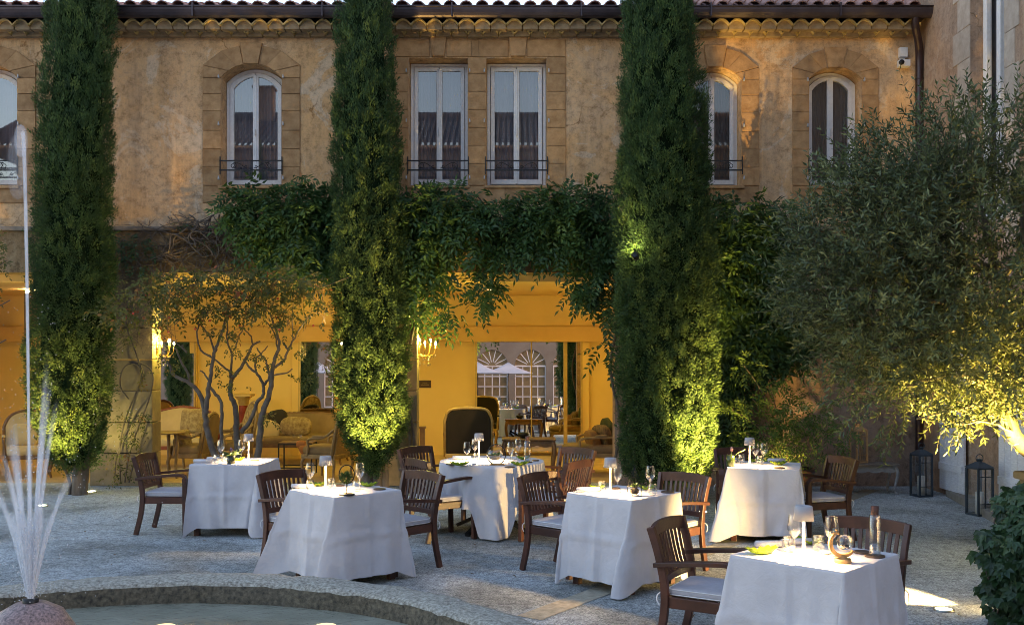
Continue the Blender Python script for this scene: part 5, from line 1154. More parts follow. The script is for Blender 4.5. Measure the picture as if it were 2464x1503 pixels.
# fountain-side table
table_lamp(783, 1183, 'white table lamp on the table closest to the fountain')
wine_glass(746, 1176, 'wine glass left of the lamp on the table closest to the fountain'); wine_glass(865, 1177, 'wine glass right of the plant hoop on the table closest to the fountain')
tumbler(797, 1175, 'water tumbler right of the lamp on the table closest to the fountain'); tumbler(746, 1180, 'water tumbler left of the lamp on the table closest to the fountain'); tumbler(858, 1181, 'water tumbler right of the plant hoop on the table closest to the fountain')
napkin(728, 1175, -8, 'napkin roll on the left of the table closest to the fountain'); leaf_plate(765, 1169, 'green leaf plate behind the lamp on the table closest to the fountain', 10, .8); leaf_plate(885, 1170, 'green leaf plate on the right of the table closest to the fountain', -5, .8)
coaster(913, 1177, 'dark coaster at the right corner of the table closest to the fountain', .052); coaster(818, 1168, 'dark coaster at the back of the table closest to the fountain', .04)
t = thing('plant_hoop', 'upright black hoop holding a small spiky air plant', 'ornament', tpos(834, 1190))
b = MB(); b.lathe([(.001, 0), (.065, 0), (.064, .01), (.001, .011)], 30); b.tube([(0, 0, .01), (0, 0, .10)], .004, 8); b.tube([(.062*math.cos(2*PI*k/40), .0, .168+.075*math.sin(2*PI*k/40)) for k in range(40)], .0045, 6, closed=True); b.build('hoop', m_iron, t)
k = 260; q = unit(k); leaf_mesh('air_plant', np.tile([[-.005, 0, .14]], (k, 1))+q*.012, q+np.array([-.2, 0, .35]), unit(k), RNG.uniform(.035, .07, k), .007, m_succ, t, fold=.3)
# far-left table
table_lamp(598, 1111, 'white table lamp on the far-left table'); wine_glass(531, 1108, 'wine glass left of the flower pot on the far-left table'); wine_glass(581, 1107, 'wine glass right of the flower pot on the far-left table')
tumbler(522, 1113, 'water tumbler left of the flower pot on the far-left table'); tumbler(541, 1110, 'water tumbler beside the flower pot on the far-left table')
napkin(488, 1113, 0, 'napkin roll at the left edge of the far-left table'); leaf_plate(572, 1108, 'green leaf plate on the far-left table', 0, .7); coaster(612, 1108, 'dark coaster at the right of the far-left table', .05); napkin(520, 1107, 12, 'napkin roll behind the glasses on the far-left table')
t = thing('flower_pot', 'dark glass pot with a strappy-leaved violet flower on the far-left table', 'plant', tpos(556, 1115))
b = MB(); b.lathe([(.001, 0), (.042, 0), (.044, .03), (.042, .085), (.038, .085), (.001, .08)], 24); b.build('pot', M_('smoked_glass', (.03, .035, .02), (.06, .065, .035), 6, .15), t)
k = 22; a_ = RNG.uniform(0, 2*PI, k); leaf_mesh('strap_leaves', np.tile([[0, 0, .08]], (k, 1)), np.c_[np.cos(a_), np.sin(a_), RNG.uniform(.2, 1.1, k)], np.c_[-np.cos(a_)*.6, -np.sin(a_)*.6, np.ones(k)], RNG.uniform(.07, .14, k), .016, m_succ, t, fold=.3, curl=.25)
k = 16; q = unit(k); leaf_mesh('flower', np.tile([[0, 0, .15]], (k, 1)), q, unit(k), .028, .018, leafmat('violet_petal', [(0, (.12, .08, .2)), (1, (.3, .22, .4))]), t)
# round table
table_lamp(1152, 1109, 'white table lamp on the round table')
wine_glass(1123, 1114, 'front wine glass left of the lamp on the round table'); wine_glass(1142, 1104, 'rear wine glass left of the lamp on the round table'); wine_glass(1228, 1114, 'wine glass right of the terrarium hoop on the round table'); wine_glass(1246, 1103, 'rear wine glass between hoop and bottle on the round table')
tumbler(1146, 1108, 'water tumbler by the lamp on the round table'); tumbler(1236, 1106, 'water tumbler right of the hoop on the round table')
napkin(1110, 1105, -4, 'napkin roll at the back left of the round table'); leaf_plate(1105, 1120, 'green leaf plate at the front left of the round table', 0, .95); leaf_plate(1250, 1119, 'green leaf plate at the front right of the round table', 0, .95); leaf_plate(1258, 1105, 'green leaf plate at the back right of the round table', 0, .7)
coaster(1084, 1117, 'dark coaster at the left of the round table', .05); coaster(1226, 1124, 'dark coaster at the front right of the round table', .052); small_plate(1130, 1122, 'white side plate at the front of the round table', .045); small_plate(1140, 1117, 'white cup saucer near the lamp on the round table', .03); cutlery(1165, 1118, 20, 'knife lying before the hoop on the round table'); coaster(1288, 1108, 'dark coaster at the right edge of the round table', .04)
bottle(1268, 1112, 'tall clear bottle with a dark stopper on the round table', .23, .034)
t = thing('terrarium_hoop', 'black standing hoop with a glass bowl of succulents on the round table', 'terrarium', tpos(1194, 1118))
b = MB(); b.box((.01, 0, .008), (.15, .06, .016)); b.build('base', m_oak, t, bevel=.003)
b = MB(); b.tube([(.095*math.cos(2*PI*k/48), 0, .11+.105*math.sin(2*PI*k/48)) for k in range(48)], .005, 6, closed=True); b.build('hoop', m_iron, t)
b = MB(); b.lathe([(.001, -.05), (.05, -.04), (.085, 0), (.08, .035), (.062, .055)], 28, (-.02, 0, .10)); b.build('glass_bowl', m_glass, t)
b = MB(); b.lathe([(.001, -.047), (.046, -.038), (.074, -.012), (.001, -.005)], 24, (-.02, 0, .10)); b.build('soil', M_('pebble_bed', (.08, .06, .04), (.5, .42, .35), 120, .8), t)
k = 60; q = np.c_[RNG.uniform(-.07, .03, k), RNG.uniform(-.04, .04, k), np.full(k, .10)]; leaf_mesh('succulent', q, np.c_[RNG.normal(size=(k, 2))*.6, np.ones(k)], unit(k), RNG.uniform(.02, .045, k), .014, m_succ, t, fold=.3)
# right rear table
table_lamp(1803, 1123, 'white table lamp on the right rear table by the shrub')
wine_glass(1817, 1117, 'wine glass just right of the lamp on the right rear table'); wine_glass(1837, 1117, 'rightmost wine glass on the right rear table'); tumbler(1783, 1113, 'water tumbler left of the lamp on the right rear table'); tumbler(1827, 1116, 'water tumbler between the wine glasses on the right rear table')
leaf_plate(1815, 1111, 'green leaf plate behind the lamp on the right rear table', 0, .7); leaf_plate(1872, 1118, 'green leaf plate at the right end of the right rear table', 0, .9); napkin(1868, 1111, 5, 'napkin roll at the right end of the right rear table'); coaster(1874, 1126, 'dark coaster at the right front of the right rear table', .055); napkin(1768, 1111, 70, 'upright-lying napkin roll behind the dark vase on the right rear table'); small_plate(1840, 1122, 'white side plate on the right rear table', .04)
t = thing('dark_vase', 'dark green glass vase with a pink bud on the right rear table', 'vase', tpos(1757, 1121))
b = MB(); b.lathe([(.001, 0), (.045, 0), (.044, .11), (.038, .112), (.036, .02), (.001, .015)], 26); b.build('vessel', M_('dark_green_glass', (.025, .04, .012), (.05, .075, .02), 6, .12), t)
b = MB(); b.tube(sm([(0, 0, .02), (.005, 0, .1), (.012, 0, .15)]), .004, 6); b.tube(sm([(0, 0, .05), (.06, 0, .13), (.16, .02, .17)]), .0035, 5); b.build('stem', m_succ, t)
b = MB(); b.soft((.013, 0, .175), (.028, .028, .055), .9, 12, 8); b.build('bud', M_('pink_petal', (.55, .25, .2), (.65, .35, .28), 9, .5), t)

# ------------------------------------------------------------------ bench, lanterns
m_aged = M_('aged_grey_wood', (.2, .2, .2), (.4, .39, .38), 8, .8, .3, 30, stretch=(1, 1, 3))
t = thing('garden_bench', 'low aged console bench with curved legs against the wall at right', 'bench', (X(2080, 13.75), 13.75, 0))
b = MB(); b.bb(-.42, .42, -.17, .17, .385, .42); b.build('seat', M_('worn_plank', (.12, .10, .08), (.24, .2, .16), 6, .8, .4, 20, stretch=(3, 12, 12)), t, bevel=.006)
b = MB(); out = [(-.38, .383)]+[(-.38+.76*i/30, .315-.022*abs(math.sin(i/30*PI*4))) for i in range(31)]+[(.38, .383)]; b.plate(out, (), -.14, -.12); b.plate(out, (), .12, .14); b.build('apron', m_aged, t)
for sx in (-1, 1):
    for sy in (-1, 1): b = MB(); pts = sm([(sx*.36, sy*.13, .38), (sx*.41, sy*.15, .30), (sx*.37, sy*.14, .14), (sx*.36, sy*.135, .05), (sx*.40, sy*.15, 0)]); b.tube(pts, [.034-.018*math.sin(PI*.5*min(1, i/(len(pts)*.7))) for i in range(len(pts))], 8); b.build('leg', m_aged, t)
def lantern(x, y, base, h, w, label, metal, candle=True):
    D = (HC-base)*F/(y-HY); t = thing('lantern', label, 'lantern', (X(x, D), D, base), R_(15), 'tall glass lanterns by the wall')
    b = MB(); s = w/2; p = .011
    for a_ in (-1, 1):
        for c_ in (-1, 1): b.bar((a_*s, c_*s, .0), (a_*s, c_*s, h*.80), p*2, p*2)
    for z in (.012, h*.80):
        for a_ in (-1, 1): b.bar((a_*s, -s, z), (a_*s, s, z), p*2, p*2, (1, 0, 0)); b.bar((-s, a_*s, z), (s, a_*s, z), p*2, p*2)
    for a_ in (-1, 1): b.bar((a_*s*.0, -s-.002, .02), (a_*s*.0, -s-.002, h*.8), .008, .008); b.bar((-s, -s*1.0-.002, h*.2), (s, -s-.002, h*.2), .008, .008); b.bar((-s, -s-.002, h*.66), (s, -s-.002, h*.66), .008, .008)
    b.bb(-s, s, -s, s, .0, .012); b.build('frame', metal, t)
    b = MB(); v = [(-s*1.2, -s*1.2, h*.81), (s*1.2, -s*1.2, h*.81), (s*1.2, s*1.2, h*.81), (-s*1.2, s*1.2, h*.81), (-s*.35, -s*.35, h*.9), (s*.35, -s*.35, h*.9), (s*.35, s*.35, h*.9), (-s*.35, s*.35, h*.9)]; b.hexa(v); b.lathe([(s*.3, h*.9), (s*.28, h*.94), (s*.4, h*.945), (.001, h*.96)], 14); b.tube([(.05*math.cos(k*PI/8), 0, h*.965+.045*math.sin(k*PI/8)) for k in range(16)], .005, 6, closed=True); b.build('roof', metal, t)
    b = MB()
    for q in ((1, 0), (-1, 0), (0, 1), (0, -1)):
        u = (-q[1], q[0]); e = s-.004
        b.add([(q[0]*e-u[0]*e, q[1]*e-u[1]*e, .02), (q[0]*e+u[0]*e, q[1]*e+u[1]*e, .02), (q[0]*e+u[0]*e, q[1]*e+u[1]*e, h*.79), (q[0]*e-u[0]*e, q[1]*e-u[1]*e, h*.79)], [(0, 1, 2, 3)])
    b.build('glass_panel', m_glass, t)
    if candle: b = MB(); b.lathe([(.001, .014), (.05, .014), (.05, h*.39), (.04, h*.395), (.001, h*.385)], 20); b.build('candle', M_('ivory_wax', (.6, .57, .5), (.66, .63, .57), 5, .5), t)
m_teal = M_('blue_grey_metal', (.035, .05, .065), (.06, .08, .10), 8, .5, metal=.3); m_copper = M_('copper_metal', (.42, .24, .10), (.58, .36, .18), 8, .4, metal=.3)
lantern(2065, 1112, .421, .56, .16, 'copper-edged glass lantern standing on the garden bench', m_copper, False)
lantern(2216, 1193, 0, .70, .19, 'blue-grey lantern with a candle on the ground beside the left door shutter', m_teal)
lantern(2356, 1238, .0, .70, .20, 'blue-grey lantern with a candle on the stone step at far right', m_teal)
# ================================================================== lounge furniture
m_frw = M_('carved_walnut', (.11, .055, .022), (.2, .105, .045), 9, .45, .2, 30)
m_frl = M_('pale_carved_wood', (.18, .115, .05), (.30, .20, .10), 9, .55, .2, 30)
m_red = M_('mahogany_rail', (.16, .035, .02), (.24, .06, .03), 9, .4)
m_cream = M_('cream_upholstery', (.46, .34, .17), (.54, .40, .21), 5, .85, .1, 60)
m_tan = M_('tan_upholstery', (.17, .11, .055), (.24, .16, .085), 5, .9, .1, 60)
m_brown = M_('dark_brown_upholstery', (.014, .009, .006), (.024, .016, .01), 5, .9)
m_flor = M_('floral_fabric', (.40, .30, .15), (.15, .085, .03), 16, .9)
m_oran = M_('orange_cloth', (.28, .085, .02), (.38, .15, .045), 12, .9)
m_rust = M_('rust_fabric', (.16, .07, .025), (.24, .13, .05), 14, .9)
m_olv = M_('olive_cushion', (.03, .035, .012), (.05, .055, .02), 5, .9)
m_str = M_('striped_cushion', (.22, .13, .06), (.07, .045, .025), 14, .9, stretch=(6, 1, 1))
def cab(mb, x, y, z, ox, oy, r=.024):
    pts = sm([(x, y, z), (x+ox*.035, y+oy*.035, z*.72), (x-ox*.005, y-oy*.005, z*.3), (x+ox*.02, y+oy*.02, 0)]); n = len(pts); mb.tube(pts, [r*(1.25-.65*i/n) for i in range(n)], 8)
def bergere(x, D, rz, w, d, seat, back, label, fab, wood, kind='arch', arms=True, name='armchair', cat='armchair', group=None, caned=None):
    t = thing(name, label, cat, (X(x, D), D, .012), R_(rz), group); hw = w/2
    for sx in (-1, 1):
        for sy in (-1, 1): b = MB(); cab(b, sx*d*.44, sy*hw*.88, seat-.1, sx, sy); b.build('leg', wood, t)
    b = MB(); b.bb(-d/2, d/2, -hw, hw, seat-.12, seat-.05); b.build('seat_rail', wood, t, bevel=.012)
    b = MB(); b.soft((.02, 0, seat), (d*.98, w*.94, .17), .25, 28, 8); b.build('seat', fab, t)
    def outl(sc, n=24):
        pts = []
        for i in range(n+1):
            u = -1+2*i/n
            if kind == 'arch': h = 1-.16*u*u-.20*abs(u)**6
            elif kind == 'camel': h = .86+.14*math.cos(u*PI)*.5+.05-.18*abs(u)**7
            else: h = 1-.05*u*u-.22*abs(u)**10
            pts.append((u*hw*sc, (seat-.06)+(back-seat+.06)*h*(1-(1-sc)*.5)))
        return pts
    tilt = Matrix.Rotation(R_(-10), 4, 'Y'); T0 = Matrix.Translation((-d/2+.03, 0, seat)) @ tilt @ Matrix.Translation((0, 0, -seat)) @ Matrix.Rotation(PI/2, 4, 'Z')
    top = outl(.94); b = MB(); b.plate([(top[0][0], seat-.05)]+[(top[-1][0], seat-.05)]+top[::-1], (), -.045, .035, M=T0); b.build('backrest', caned or fab, t, bevel=.012)
    o = outl(1.0); pts = [T0 @ Vector((o[0][0], 0, seat-.1))]+[T0 @ Vector((a, 0, z)) for a, z in o]+[T0 @ Vector((o[-1][0], 0, seat-.1))]
    b = MB(); b.tube(pts, .024, 8); c = len(pts)//2
    for k in (-2, -1, 0, 1, 2): b.soft(pts[c+k]+Vector((0, 0, .012)), (.04, .06, .05-.008*abs(k)), .9, 8, 6)
    b.build('back_frame', wood, t)
    if arms:
        for s in (-1, 1):
            b = MB(); b.tube(sm([(-d*.5, s*hw, seat+(back-seat)*.50), (-d*.2, s*hw*1.04, seat+.20), (d*.15, s*hw*1.06, seat+.20), (d*.30, s*hw*1.05, seat+.17), (d*.27, s*hw*1.0, seat+.06), (d*.33, s*hw*.98, seat-.08)]), .021, 7); b.build('arm', wood, t)
            b = MB(); b.soft((-.02, s*hw*1.04, seat+.225), (.22, .055, .045), .7, 12, 6); b.build('arm_pad', fab, t)
    return t
def cushion(x, y, D, d, m, label, rot=(0, 0, 0), group=None):
    M = Matrix.Rotation(rot[2], 3, 'Z') @ Matrix.Rotation(rot[1], 3, 'Y') @ Matrix.Rotation(rot[0], 3, 'X'); b = MB(); b.soft((0, 0, 0), d, .28, 24, 8, M=M, puff=.6); tag(b.build('cushion', m, None, loc=at(x, y, D)), label, 'cushion', group)
bergere(68, 15.5, -62, .66, .6, .42, 1.02, 'carved armchair with cream seat at the far left of the lounge', m_cream, m_frw)
cushion(62, 1045, 15.45, (.36, .36, .12), m_cream, 'plain cream cushion on the far left armchair', (PI/2-.2, 0, .4)); 
bergere(425, 16.9, -88, 1.25, .65, .44, 1.02, 'cream settee with a red-brown carved top rail, behind the little table', m_cream, m_red, 'camel', name='settee', cat='settee')
cushion(464, 1012, 16.65, (.42, .42, .13), m_flor, 'floral square cushion on the cream settee', (PI/2-.25, 0, -.1))
t = thing('side_table', 'small table with a pale top and one turned leg showing, by the left pillar', 'table', (X(398, 15.4), 15.4, .012)); b = MB(); b.lathe([(.001, .69), (.30, .69), (.31, .70), (.30, .715), (.001, .715)], 32); b.build('table_top', m_frl, t)
for k in range(3):
    b = MB(); a = 2*PI*k/3-.4; cab(b, .2*math.cos(a), .2*math.sin(a), .69, math.cos(a), math.sin(a), .026); b.build('leg', m_frl, t)
bergere(462, 15.9, 175, .6, .56, .40, .98, 'pale wood armchair seen side on, facing the side table', m_tan, m_frl)
cushion(445, 1058, 15.85, (.30, .34, .12), m_flor, 'brown patterned cushion on the pale wood armchair', (PI/2-.2, 0, 1.4))
t = thing('pedestal_column', 'red marble pedestal column with a gilt capital against the back wall', 'pedestal', (X(586, 18.3), 18.3, .012)); b = MB(); b.lathe([(.001, 0), (.16, 0), (.16, .06), (.12, .09), (.11, .11), (.001, .11)], 24); b.build('base', m_gilt, t)
b = MB(); b.lathe([(.095, .11), (.085, .98)], 24); b.build('shaft', M_('red_marble', (.14, .015, .01), (.26, .045, .025), 5, .25), t)
b = MB(); b.lathe([(.08, .98), (.1, 1.02), (.1, 1.08), (.15, 1.13), (.15, 1.15), (.001, 1.15)], 24); b.bb(-.17, .17, -.17, .17, 1.15, 1.19); b.build('capital', m_gilt, t)
bergere(553, 16.3, -150, .62, .6, .42, 1.12, 'tall-backed armchair turned away between the tree trunks', m_tan, m_frl, caned=m_flor)
bergere(706, 17.6, -90, 2.0, .8, .42, .86, 'long tan sofa in front of the tall mirror', m_tan, m_frw, 'flat', name='sofa', cat='sofa')
cushion(712, 1025, 17.35, (.55, .12, .34), m_flor, 'wide patterned bolster cushion on the long sofa', (-.2, 0, 0)); cushion(645, 1035, 17.35, (.42, .13, .38), m_cream, 'square cream cushion at the left end of the long sofa', (-.25, .3, .2)); cushion(668, 1008, 17.45, (.36, .12, .34), m_brown, 'dark brown cushion on the long sofa', (-.2, -.2, 0))
t = thing('metal_table', 'thin black metal side table before the long sofa', 'table', (X(716, 15.9), 15.9, .012)); b = MB(); b.bb(-.27, .27, -.2, .2, .505, .52); b.build('table_top', m_frw, t); b = MB()
for sx in (-1, 1):
    for sy in (-1, 1): b.bar((sx*.26, sy*.19, 0), (sx*.26, sy*.19, .504), .02, .02)
for sy in (-1, 1): b.bar((-.26, sy*.19, .12), (.26, sy*.19, .12), .018, .018); b.bar((-.26, sy*.19, .49), (.26, sy*.19, .49), .018, .018)
b.bar((.26, -.19, .12), (.26, .19, .12), .018, .018); b.bar((-.26, -.19, .12), (-.26, .19, .12), .018, .018)
b.build('metal_frame', m_iron, t)
for i, x in enumerate((705, 722)): 
    b = MB(); b.lathe([(.001, 0), (.03, 0), (.005, .01), (.005, .05), (.03, .07), (.03, .11)], 14); tag(b.build('stem_glass', m_glass, None, loc=(X(x, 15.9), 15.9, .533)), ('left' if i == 0 else 'right')+' small glass on the black metal table', 'glass')
bergere(788, 15.35, 160, .6, .58, .44, 1.12, 'cane-backed chair beside the middle cypress', m_tan, m_frl, caned=M_('cane_weave', (.24, .16, .08), (.36, .25, .13), 45, .7))
b = MB(); 
for k in range(5): b.soft((.02*k-.04, .02*math.sin(k*2), -.03*k), (.16, .14, .12), .7, 12, 8)
tag(b.build('orange_throw', m_oran, None, loc=at(731, 1068, 15.3)), 'bunched orange cloth hanging on the arm of the cane-backed chair', 'cloth')
# dark-backed armchair seen from behind
bergere(1127, 15.6, 92, .72, .62, .44, 1.10, 'dark brown chair with a gilt frame, seen from behind at the round table', m_brown, m_gilt, 'flat')
t = thing('console_table', 'low carved console table with a black bowl before the mirror', 'table', (X(1272, 15.6), 15.6, .012)); b = MB(); b.bb(-.42, .42, -.22, .22, .57, .60); b.build('table_top', m_frw, t, bevel=.008)
b = MB(); out = [(-.38, .568)]+[(-.38+.76*i/30, .50-.03*abs(math.sin(i/30*PI*3))) for i in range(31)]+[(.38, .568)]; b.plate(out, (), -.2, -.18); b.plate(out, (), .18, .2); b.build('apron', m_frw, t)
for sx in (-1, 1):
    for sy in (-1, 1): b = MB(); cab(b, sx*.37, sy*.17, .56, sx, sy, .03); b.build('leg', m_frw, t)
b = MB(); b.lathe([(.001, .0), (.04, .0), (.05, .01), (.085, .05), (.08, .085), (.07, .085), (.001, .03)], 22); tag(b.build('black_bowl', m_iron, None, loc=(X(1258, 15.6), 15.6, .613)), 'round black bowl on the low console table', 'bowl')
bergere(1440, 16.0, 180, .7, 1.15, .40, .86, 'tan chaise with a low arm and cushions at the right end of the lounge', m_tan, m_frl, 'arch', name='chaise', cat='chaise')
cushion(1448, 1052, 15.95, (.16, .42, .42), m_str, 'striped cushion on the chaise', (0, -.2, .5)); cushion(1462, 1040, 16.15, (.14, .44, .44), m_olv, 'dark olive cushion at the back of the chaise', (.5, -.1, .3)); cushion(1425, 1058, 15.9, (.15, .36, .34), m_rust, 'rust patterned cushion on the chaise', (0, -.3, .3))
# sign on the lounge wall: two rows of marks too small to read in the photograph
t = thing('wall_sign', 'small dark brown sign with two rows of tiny pale lettering on the lounge wall', 'sign', (X(1022.5, IY), IY-.012, Z(923.5, IY))); b = MB(); b.bb(-.115, .115, 0, .011, -.072, .072); b.build('sign_board', M_('dark_sign', (.045, .018, .012), (.06, .026, .016), 6, .6), t, bevel=.002)
b = MB()
for z, n, sx in ((.022, 5, .019), (-.012, 9, .017)):
    for k in range(n): x = (k-(n-1)/2)*sx; b.bb(x-.006, x+.006, -.003, -.0005, z-.009, z-.005); b.bb(x-.006, x-.003, -.003, -.0005, z-.004, z+.009); (b.bb(x+.001, x+.006, -.003, -.0005, z+.004, z+.009) if k % 2 else None)
b.build('lettering', M_('pale_letter', (.36, .26, .12), None, rough=.6), t)
b = MB(); b.bb(-.04, .04, -.04, .04, 0, .78); b.bb(-.055, .055, -.055, .055, .781, .81); tag(b.build('wooden_post', m_frw, None, loc=(X(1016, 15.2), 15.2, .012), bevel=.006), 'short wooden post with a brass cap beside the middle pillar', 'post')
b = MB(); b.bb(-.15, .15, -.02, 0, -.36, .36); tag(b.build('wall_hanging', m_tan, None, loc=(X(80, 17), 17, Z(755, 17))), 'plain brown wall panel behind the leftmost cypress', 'panel')

# ================================================================== lamps
m_bulb = emis('candle_bulb', (1, .74, .36), 26); m_brass = M_('warm_brass', (.30, .18, .05), (.42, .27, .09), 12, .35, metal=.9); m_crys = thin('crystal_drop', (1, .95, .85), .35, .05)
WARM = (1, .86, .12)
def sconce(xw, sgn, z, label, watts=70, y=FY+.19):
    t = thing('wall_sconce', label, 'lamp', (xw, y, z), 0, 'crystal candle sconces on the pillar sides'); b = MB()
    b.soft((sgn*.012, 0, -.02), (.024, .07, .16), .8, 12, 8); b.build('backplate', m_brass, t); bulbs = MB(); cr_ = MB()
    for k, (dx, dy, dz) in enumerate(((.11, -.12, .0), (.19, -.04, .03), (.04, -.13, .05), (.17, .07, .03), (.26, -.02, -.01))):
        b = MB(); dx *= sgn; b.tube(sm([(0, 0, -.06), (dx*.4, dy*.4, -.13), (dx*.9, dy*.9, -.10), (dx, dy, dz)]), .006, 6); b.lathe([(.004, dz), (.022, dz+.006), (.008, dz+.014), (.008, dz+.055), (.001, dz+.055)], 10, (dx, dy, 0)); b.build('arm', m_brass, t)
        bulbs.lathe([(.001, dz+.055), (.011, dz+.068), (.013, dz+.08), (.007, dz+.10), (.001, dz+.115)], 10, (dx, dy, 0))
        for j in range(4): cr_.soft((dx*(.5+.17*j)+RNG.normal()*.01, dy*(.5+.17*j), -.10-.03*RNG.random()-.05*(j == 1)), (.014, .014, .030), 1, 6, 4)
    for j in range(26): a = RNG.uniform(0, 6.28); cr_.soft((sgn*.10+.08*math.cos(a), -.02+.08*math.sin(a), -.12-.14*RNG.random()), (.014, .014, .028), 1, 6, 4)
    bulbs.build('candle_bulbs', m_bulb, t); cr_.build('crystal_fringe', m_crys, t)
    lamp('POINT', 'sconce_light', (xw+sgn*.16, y, z+.11), watts, WARM, .05)
zs_ = Z(838, 14.7)
sconce(XB1, 1, zs_, 'sconce with lit candle bulbs on the right side of the middle pillar', 7)
sconce(XA1, 1, zs_, 'sconce with lit candle bulbs on the left pillar, beside the settee mirror', 7)
sconce(2.55, -1, zs_, 'added unseen sconce on the far right wall of the lounge, behind the third cypress', 2.4, 16.6)  # unseen lamp added to light the right end of the lounge
sconce(XB0, -1, zs_, 'sconce on the left side of the middle pillar, hidden behind the middle cypress', 3.8)
sconce(XA0, -1, zs_, 'sconce on the left side of the left pillar, behind the leftmost cypress', 4.5)
def ceiling_spot(x, y, watts, label):
    t = thing('ceiling_light', label, 'lamp', (x, y, 3.049), 0, 'recessed lounge ceiling lights'); b = MB(); b.lathe([(.05, -.012), (.06, -.006), (.06, 0), (.04, 0)], 20); b.build('trim', m_lampw, t); b = MB(); b.lathe([(.001, -.006), (.04, -.006)], 18); b.f = [f[::-1] for f in b.f]; b.build('lens', emis('ceiling_led', (1, .7, .35), 12), t)
    lamp('SPOT', 'ceiling_light_beam', (x, y, 3.02), watts, WARM, .05, (x, y, 0), 150, .8)
for i, (x, lb_) in enumerate(((-8.2, 'ceiling light over the far left bay of the lounge'), (-5.0, 'ceiling light over the cream settee'), (-3.2, 'ceiling light over the long sofa'), (-.4, 'ceiling light before the wide mirror'), (1.1, 'ceiling light over the chaise'))): ceiling_spot(x, 17.2, 5.2, lb_)
# in-ground lights
m_ground = emis('ground_lens', (1, .80, .38), 16)
UP = (1, .64, .17)
def uplight(x, y, label, watts, target=None, ang=60, color=UP, emit=True):
    D = HC*F/(y-HY); p = (X(x, D), D, 0); t = thing('ground_light', label, 'lamp', p, 0, 'round lights set in the ground'); b = MB(); b.lathe([(.075, 0), (.075, .012), (.06, .014), (.058, .006)], 28); b.build('steel_ring', M_('brushed_steel', (.3, .3, .3), None, rough=.35, metal=1), t)
    b = MB(); b.lathe([(.001, .016), (.03, .015), (.058, .009)], 24); b.build('lens', m_ground, t)
    if watts: lamp('SPOT', 'ground_beam', (p[0], p[1], .03), watts, color, .03, target, ang, .6)
    return p
def cyp(x, D, z): return (X(x, D), D, z)
uplight(100, 1217, 'bright round ground light in the gravel left of the first cypress', 145, cyp(168, 13.6, 1.6), 46)
uplight(220, 1183, 'yellow-glowing ground light right at the foot of the first cypress', 11, (-5.5, 14.5, 2.2), 80, (1, .9, .3))
uplight(908, 1212, 'ground light before the middle cypress, hidden behind a cloth', 260, cyp(888, 13.75, 2.2), 52)
uplight(1688, 1232, 'small bright ground light seen through chair slats before the third cypress', 60, cyp(1700, 12.8, 2.0), 70)
uplight(1735, 1244, 'ground light before the third cypress, hidden by the right rear table', 310, cyp(1655, 12.75, 1.6), 46)
uplight(1795, 1224, 'added unseen ground light behind the right rear table, brightening the shrub', 50, (3.75, 13.2, .65), 44)  # lamp added out of view to brighten the shrub
uplight(2270, 1467, 'glowing round ground light at lower right beside the bush', 6, (3.3, 8.3, 3), 90, (1, .74, .34))
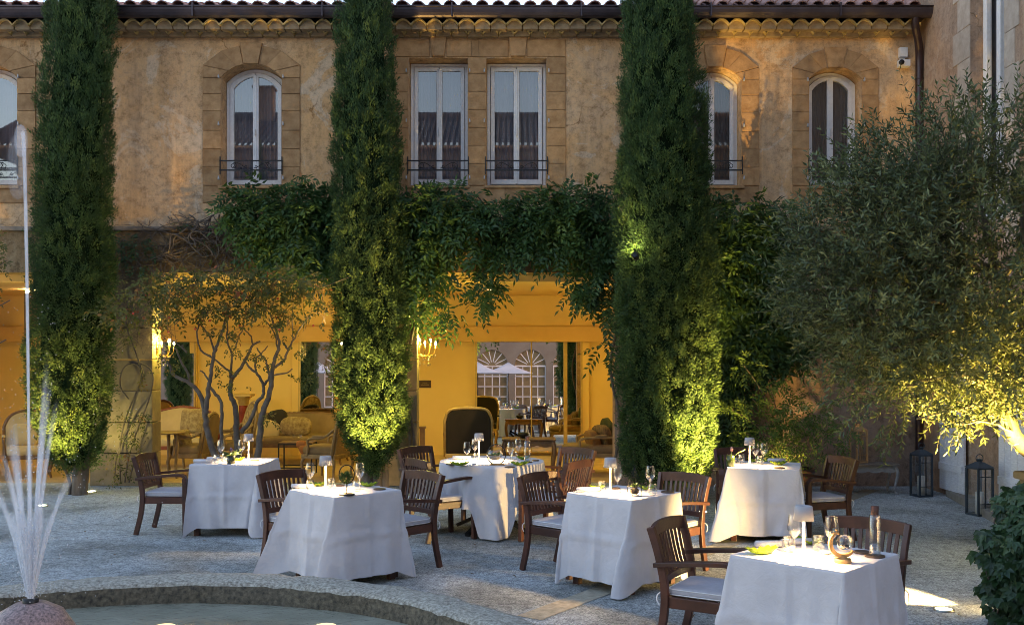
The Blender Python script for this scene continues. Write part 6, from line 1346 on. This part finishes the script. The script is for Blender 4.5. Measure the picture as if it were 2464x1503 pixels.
# small floodlight in the third cypress, one beam lamp hidden under the bush, one under the olive, one added in front of it
def flood(loc, target, watts, ang, label, color, cat='lamp', em=40):
    d = (Vector(target)-Vector(loc)).normalized(); t = thing('garden_spotlight', label, cat, loc); Mq = d.to_track_quat('Z', 'Y').to_matrix().to_4x4()
    b = MB(); b.lathe([(.03, -.1), (.04, -.06), (.042, 0), (.036, 0), (.034, -.012), (.001, -.014)], 18); b.xf(Mq); b.build('housing', m_iron, t)
    b = MB(); b.lathe([(.001, -.011), (.033, -.010)], 18); b.f = [f[::-1] for f in b.f]; b.xf(Mq); b.build('lens', emis('flood_lens', color, em), t)
    p = Vector(loc)+d*.03; lamp('SPOT', 'flood_beam', p, watts, color, .03, target, ang, .5)
flood(at(1527, 612, 12.12), at(1520, 590, 12.3), 5, 80, 'small lit floodlight hanging at the left flank of the third cypress', (1, .80, .30))
flood((3.62, 7.30, .17), (1.40, 9.3, .20), 160, 54, 'garden spotlight under the foreground bush, its beam raking the gravel', (1, .66, .24))
flood((4.15, 8.7, .12), (4.5, 9.6, 2.6), 330, 60, 'added spotlight in front of the olive crown, giving it golden glints', (1, .64, .15))  # extra lamp added to throw golden glints across the crown
flood((4.88, 9.12, .80), (4.2, 9.6, 2.5), 38, 115, 'garden spotlight at the foot of the olive tree', (1, .64, .13))
b = MB(); b.lathe([(.001, 0), (.03, 0), (.03, .05), (.001, .06)], 14); tag(b.build('wall_spot', emis('wall_spot', (1, .66, .3), 25), None, loc=at(66, 706, 17.2)), 'tiny bright lamp near the ceiling of the far left bay', 'lamp')

# ================================================================== sky, sun, exposure
w = bpy.data.worlds.new('World'); S.world = w; w.use_nodes = True; nt = w.node_tree; bg = nt.nodes['Background']
sky = nt.nodes.new('ShaderNodeTexSky'); sky.sky_type = 'NISHITA'; sky.sun_disc = False; SE, SR = math.radians(4), math.radians(78)
sky.sun_elevation = SE; sky.sun_rotation = SR; sky.air_density = 1.0; sky.dust_density = 1.0; sky.ozone_density = 1.7
nt.links.new(mix(nt, 1.0, sky.outputs[0], (1.16, .93, .95), 'MULTIPLY'), bg.inputs[0]); bg.inputs[1].default_value = .15
sd = bpy.data.lights.new('sun', 'SUN'); sd.energy = .03; sd.angle = R_(20); sd.color = (1, .86, .78); so_ = bpy.data.objects.new('sun', sd); COL.objects.link(so_)
dv = Vector((math.sin(SR)*math.cos(SE), math.cos(SR)*math.cos(SE), math.sin(SE))); so_.rotation_euler = (-dv).to_track_quat('-Z', 'Y').to_euler()
S.view_settings.view_transform = 'Standard'; S.view_settings.look = 'None'; S.view_settings.gamma = 1; S.view_settings.use_curve_mapping = False; S.view_settings.exposure = 3.18
S.render.engine = 'CYCLES'; S.cycles.use_denoising = True; S.cycles.filter_width = .95; S.cycles.max_bounces = 8; S.cycles.transparent_max_bounces = 24; S.cycles.sample_clamp_indirect = 6
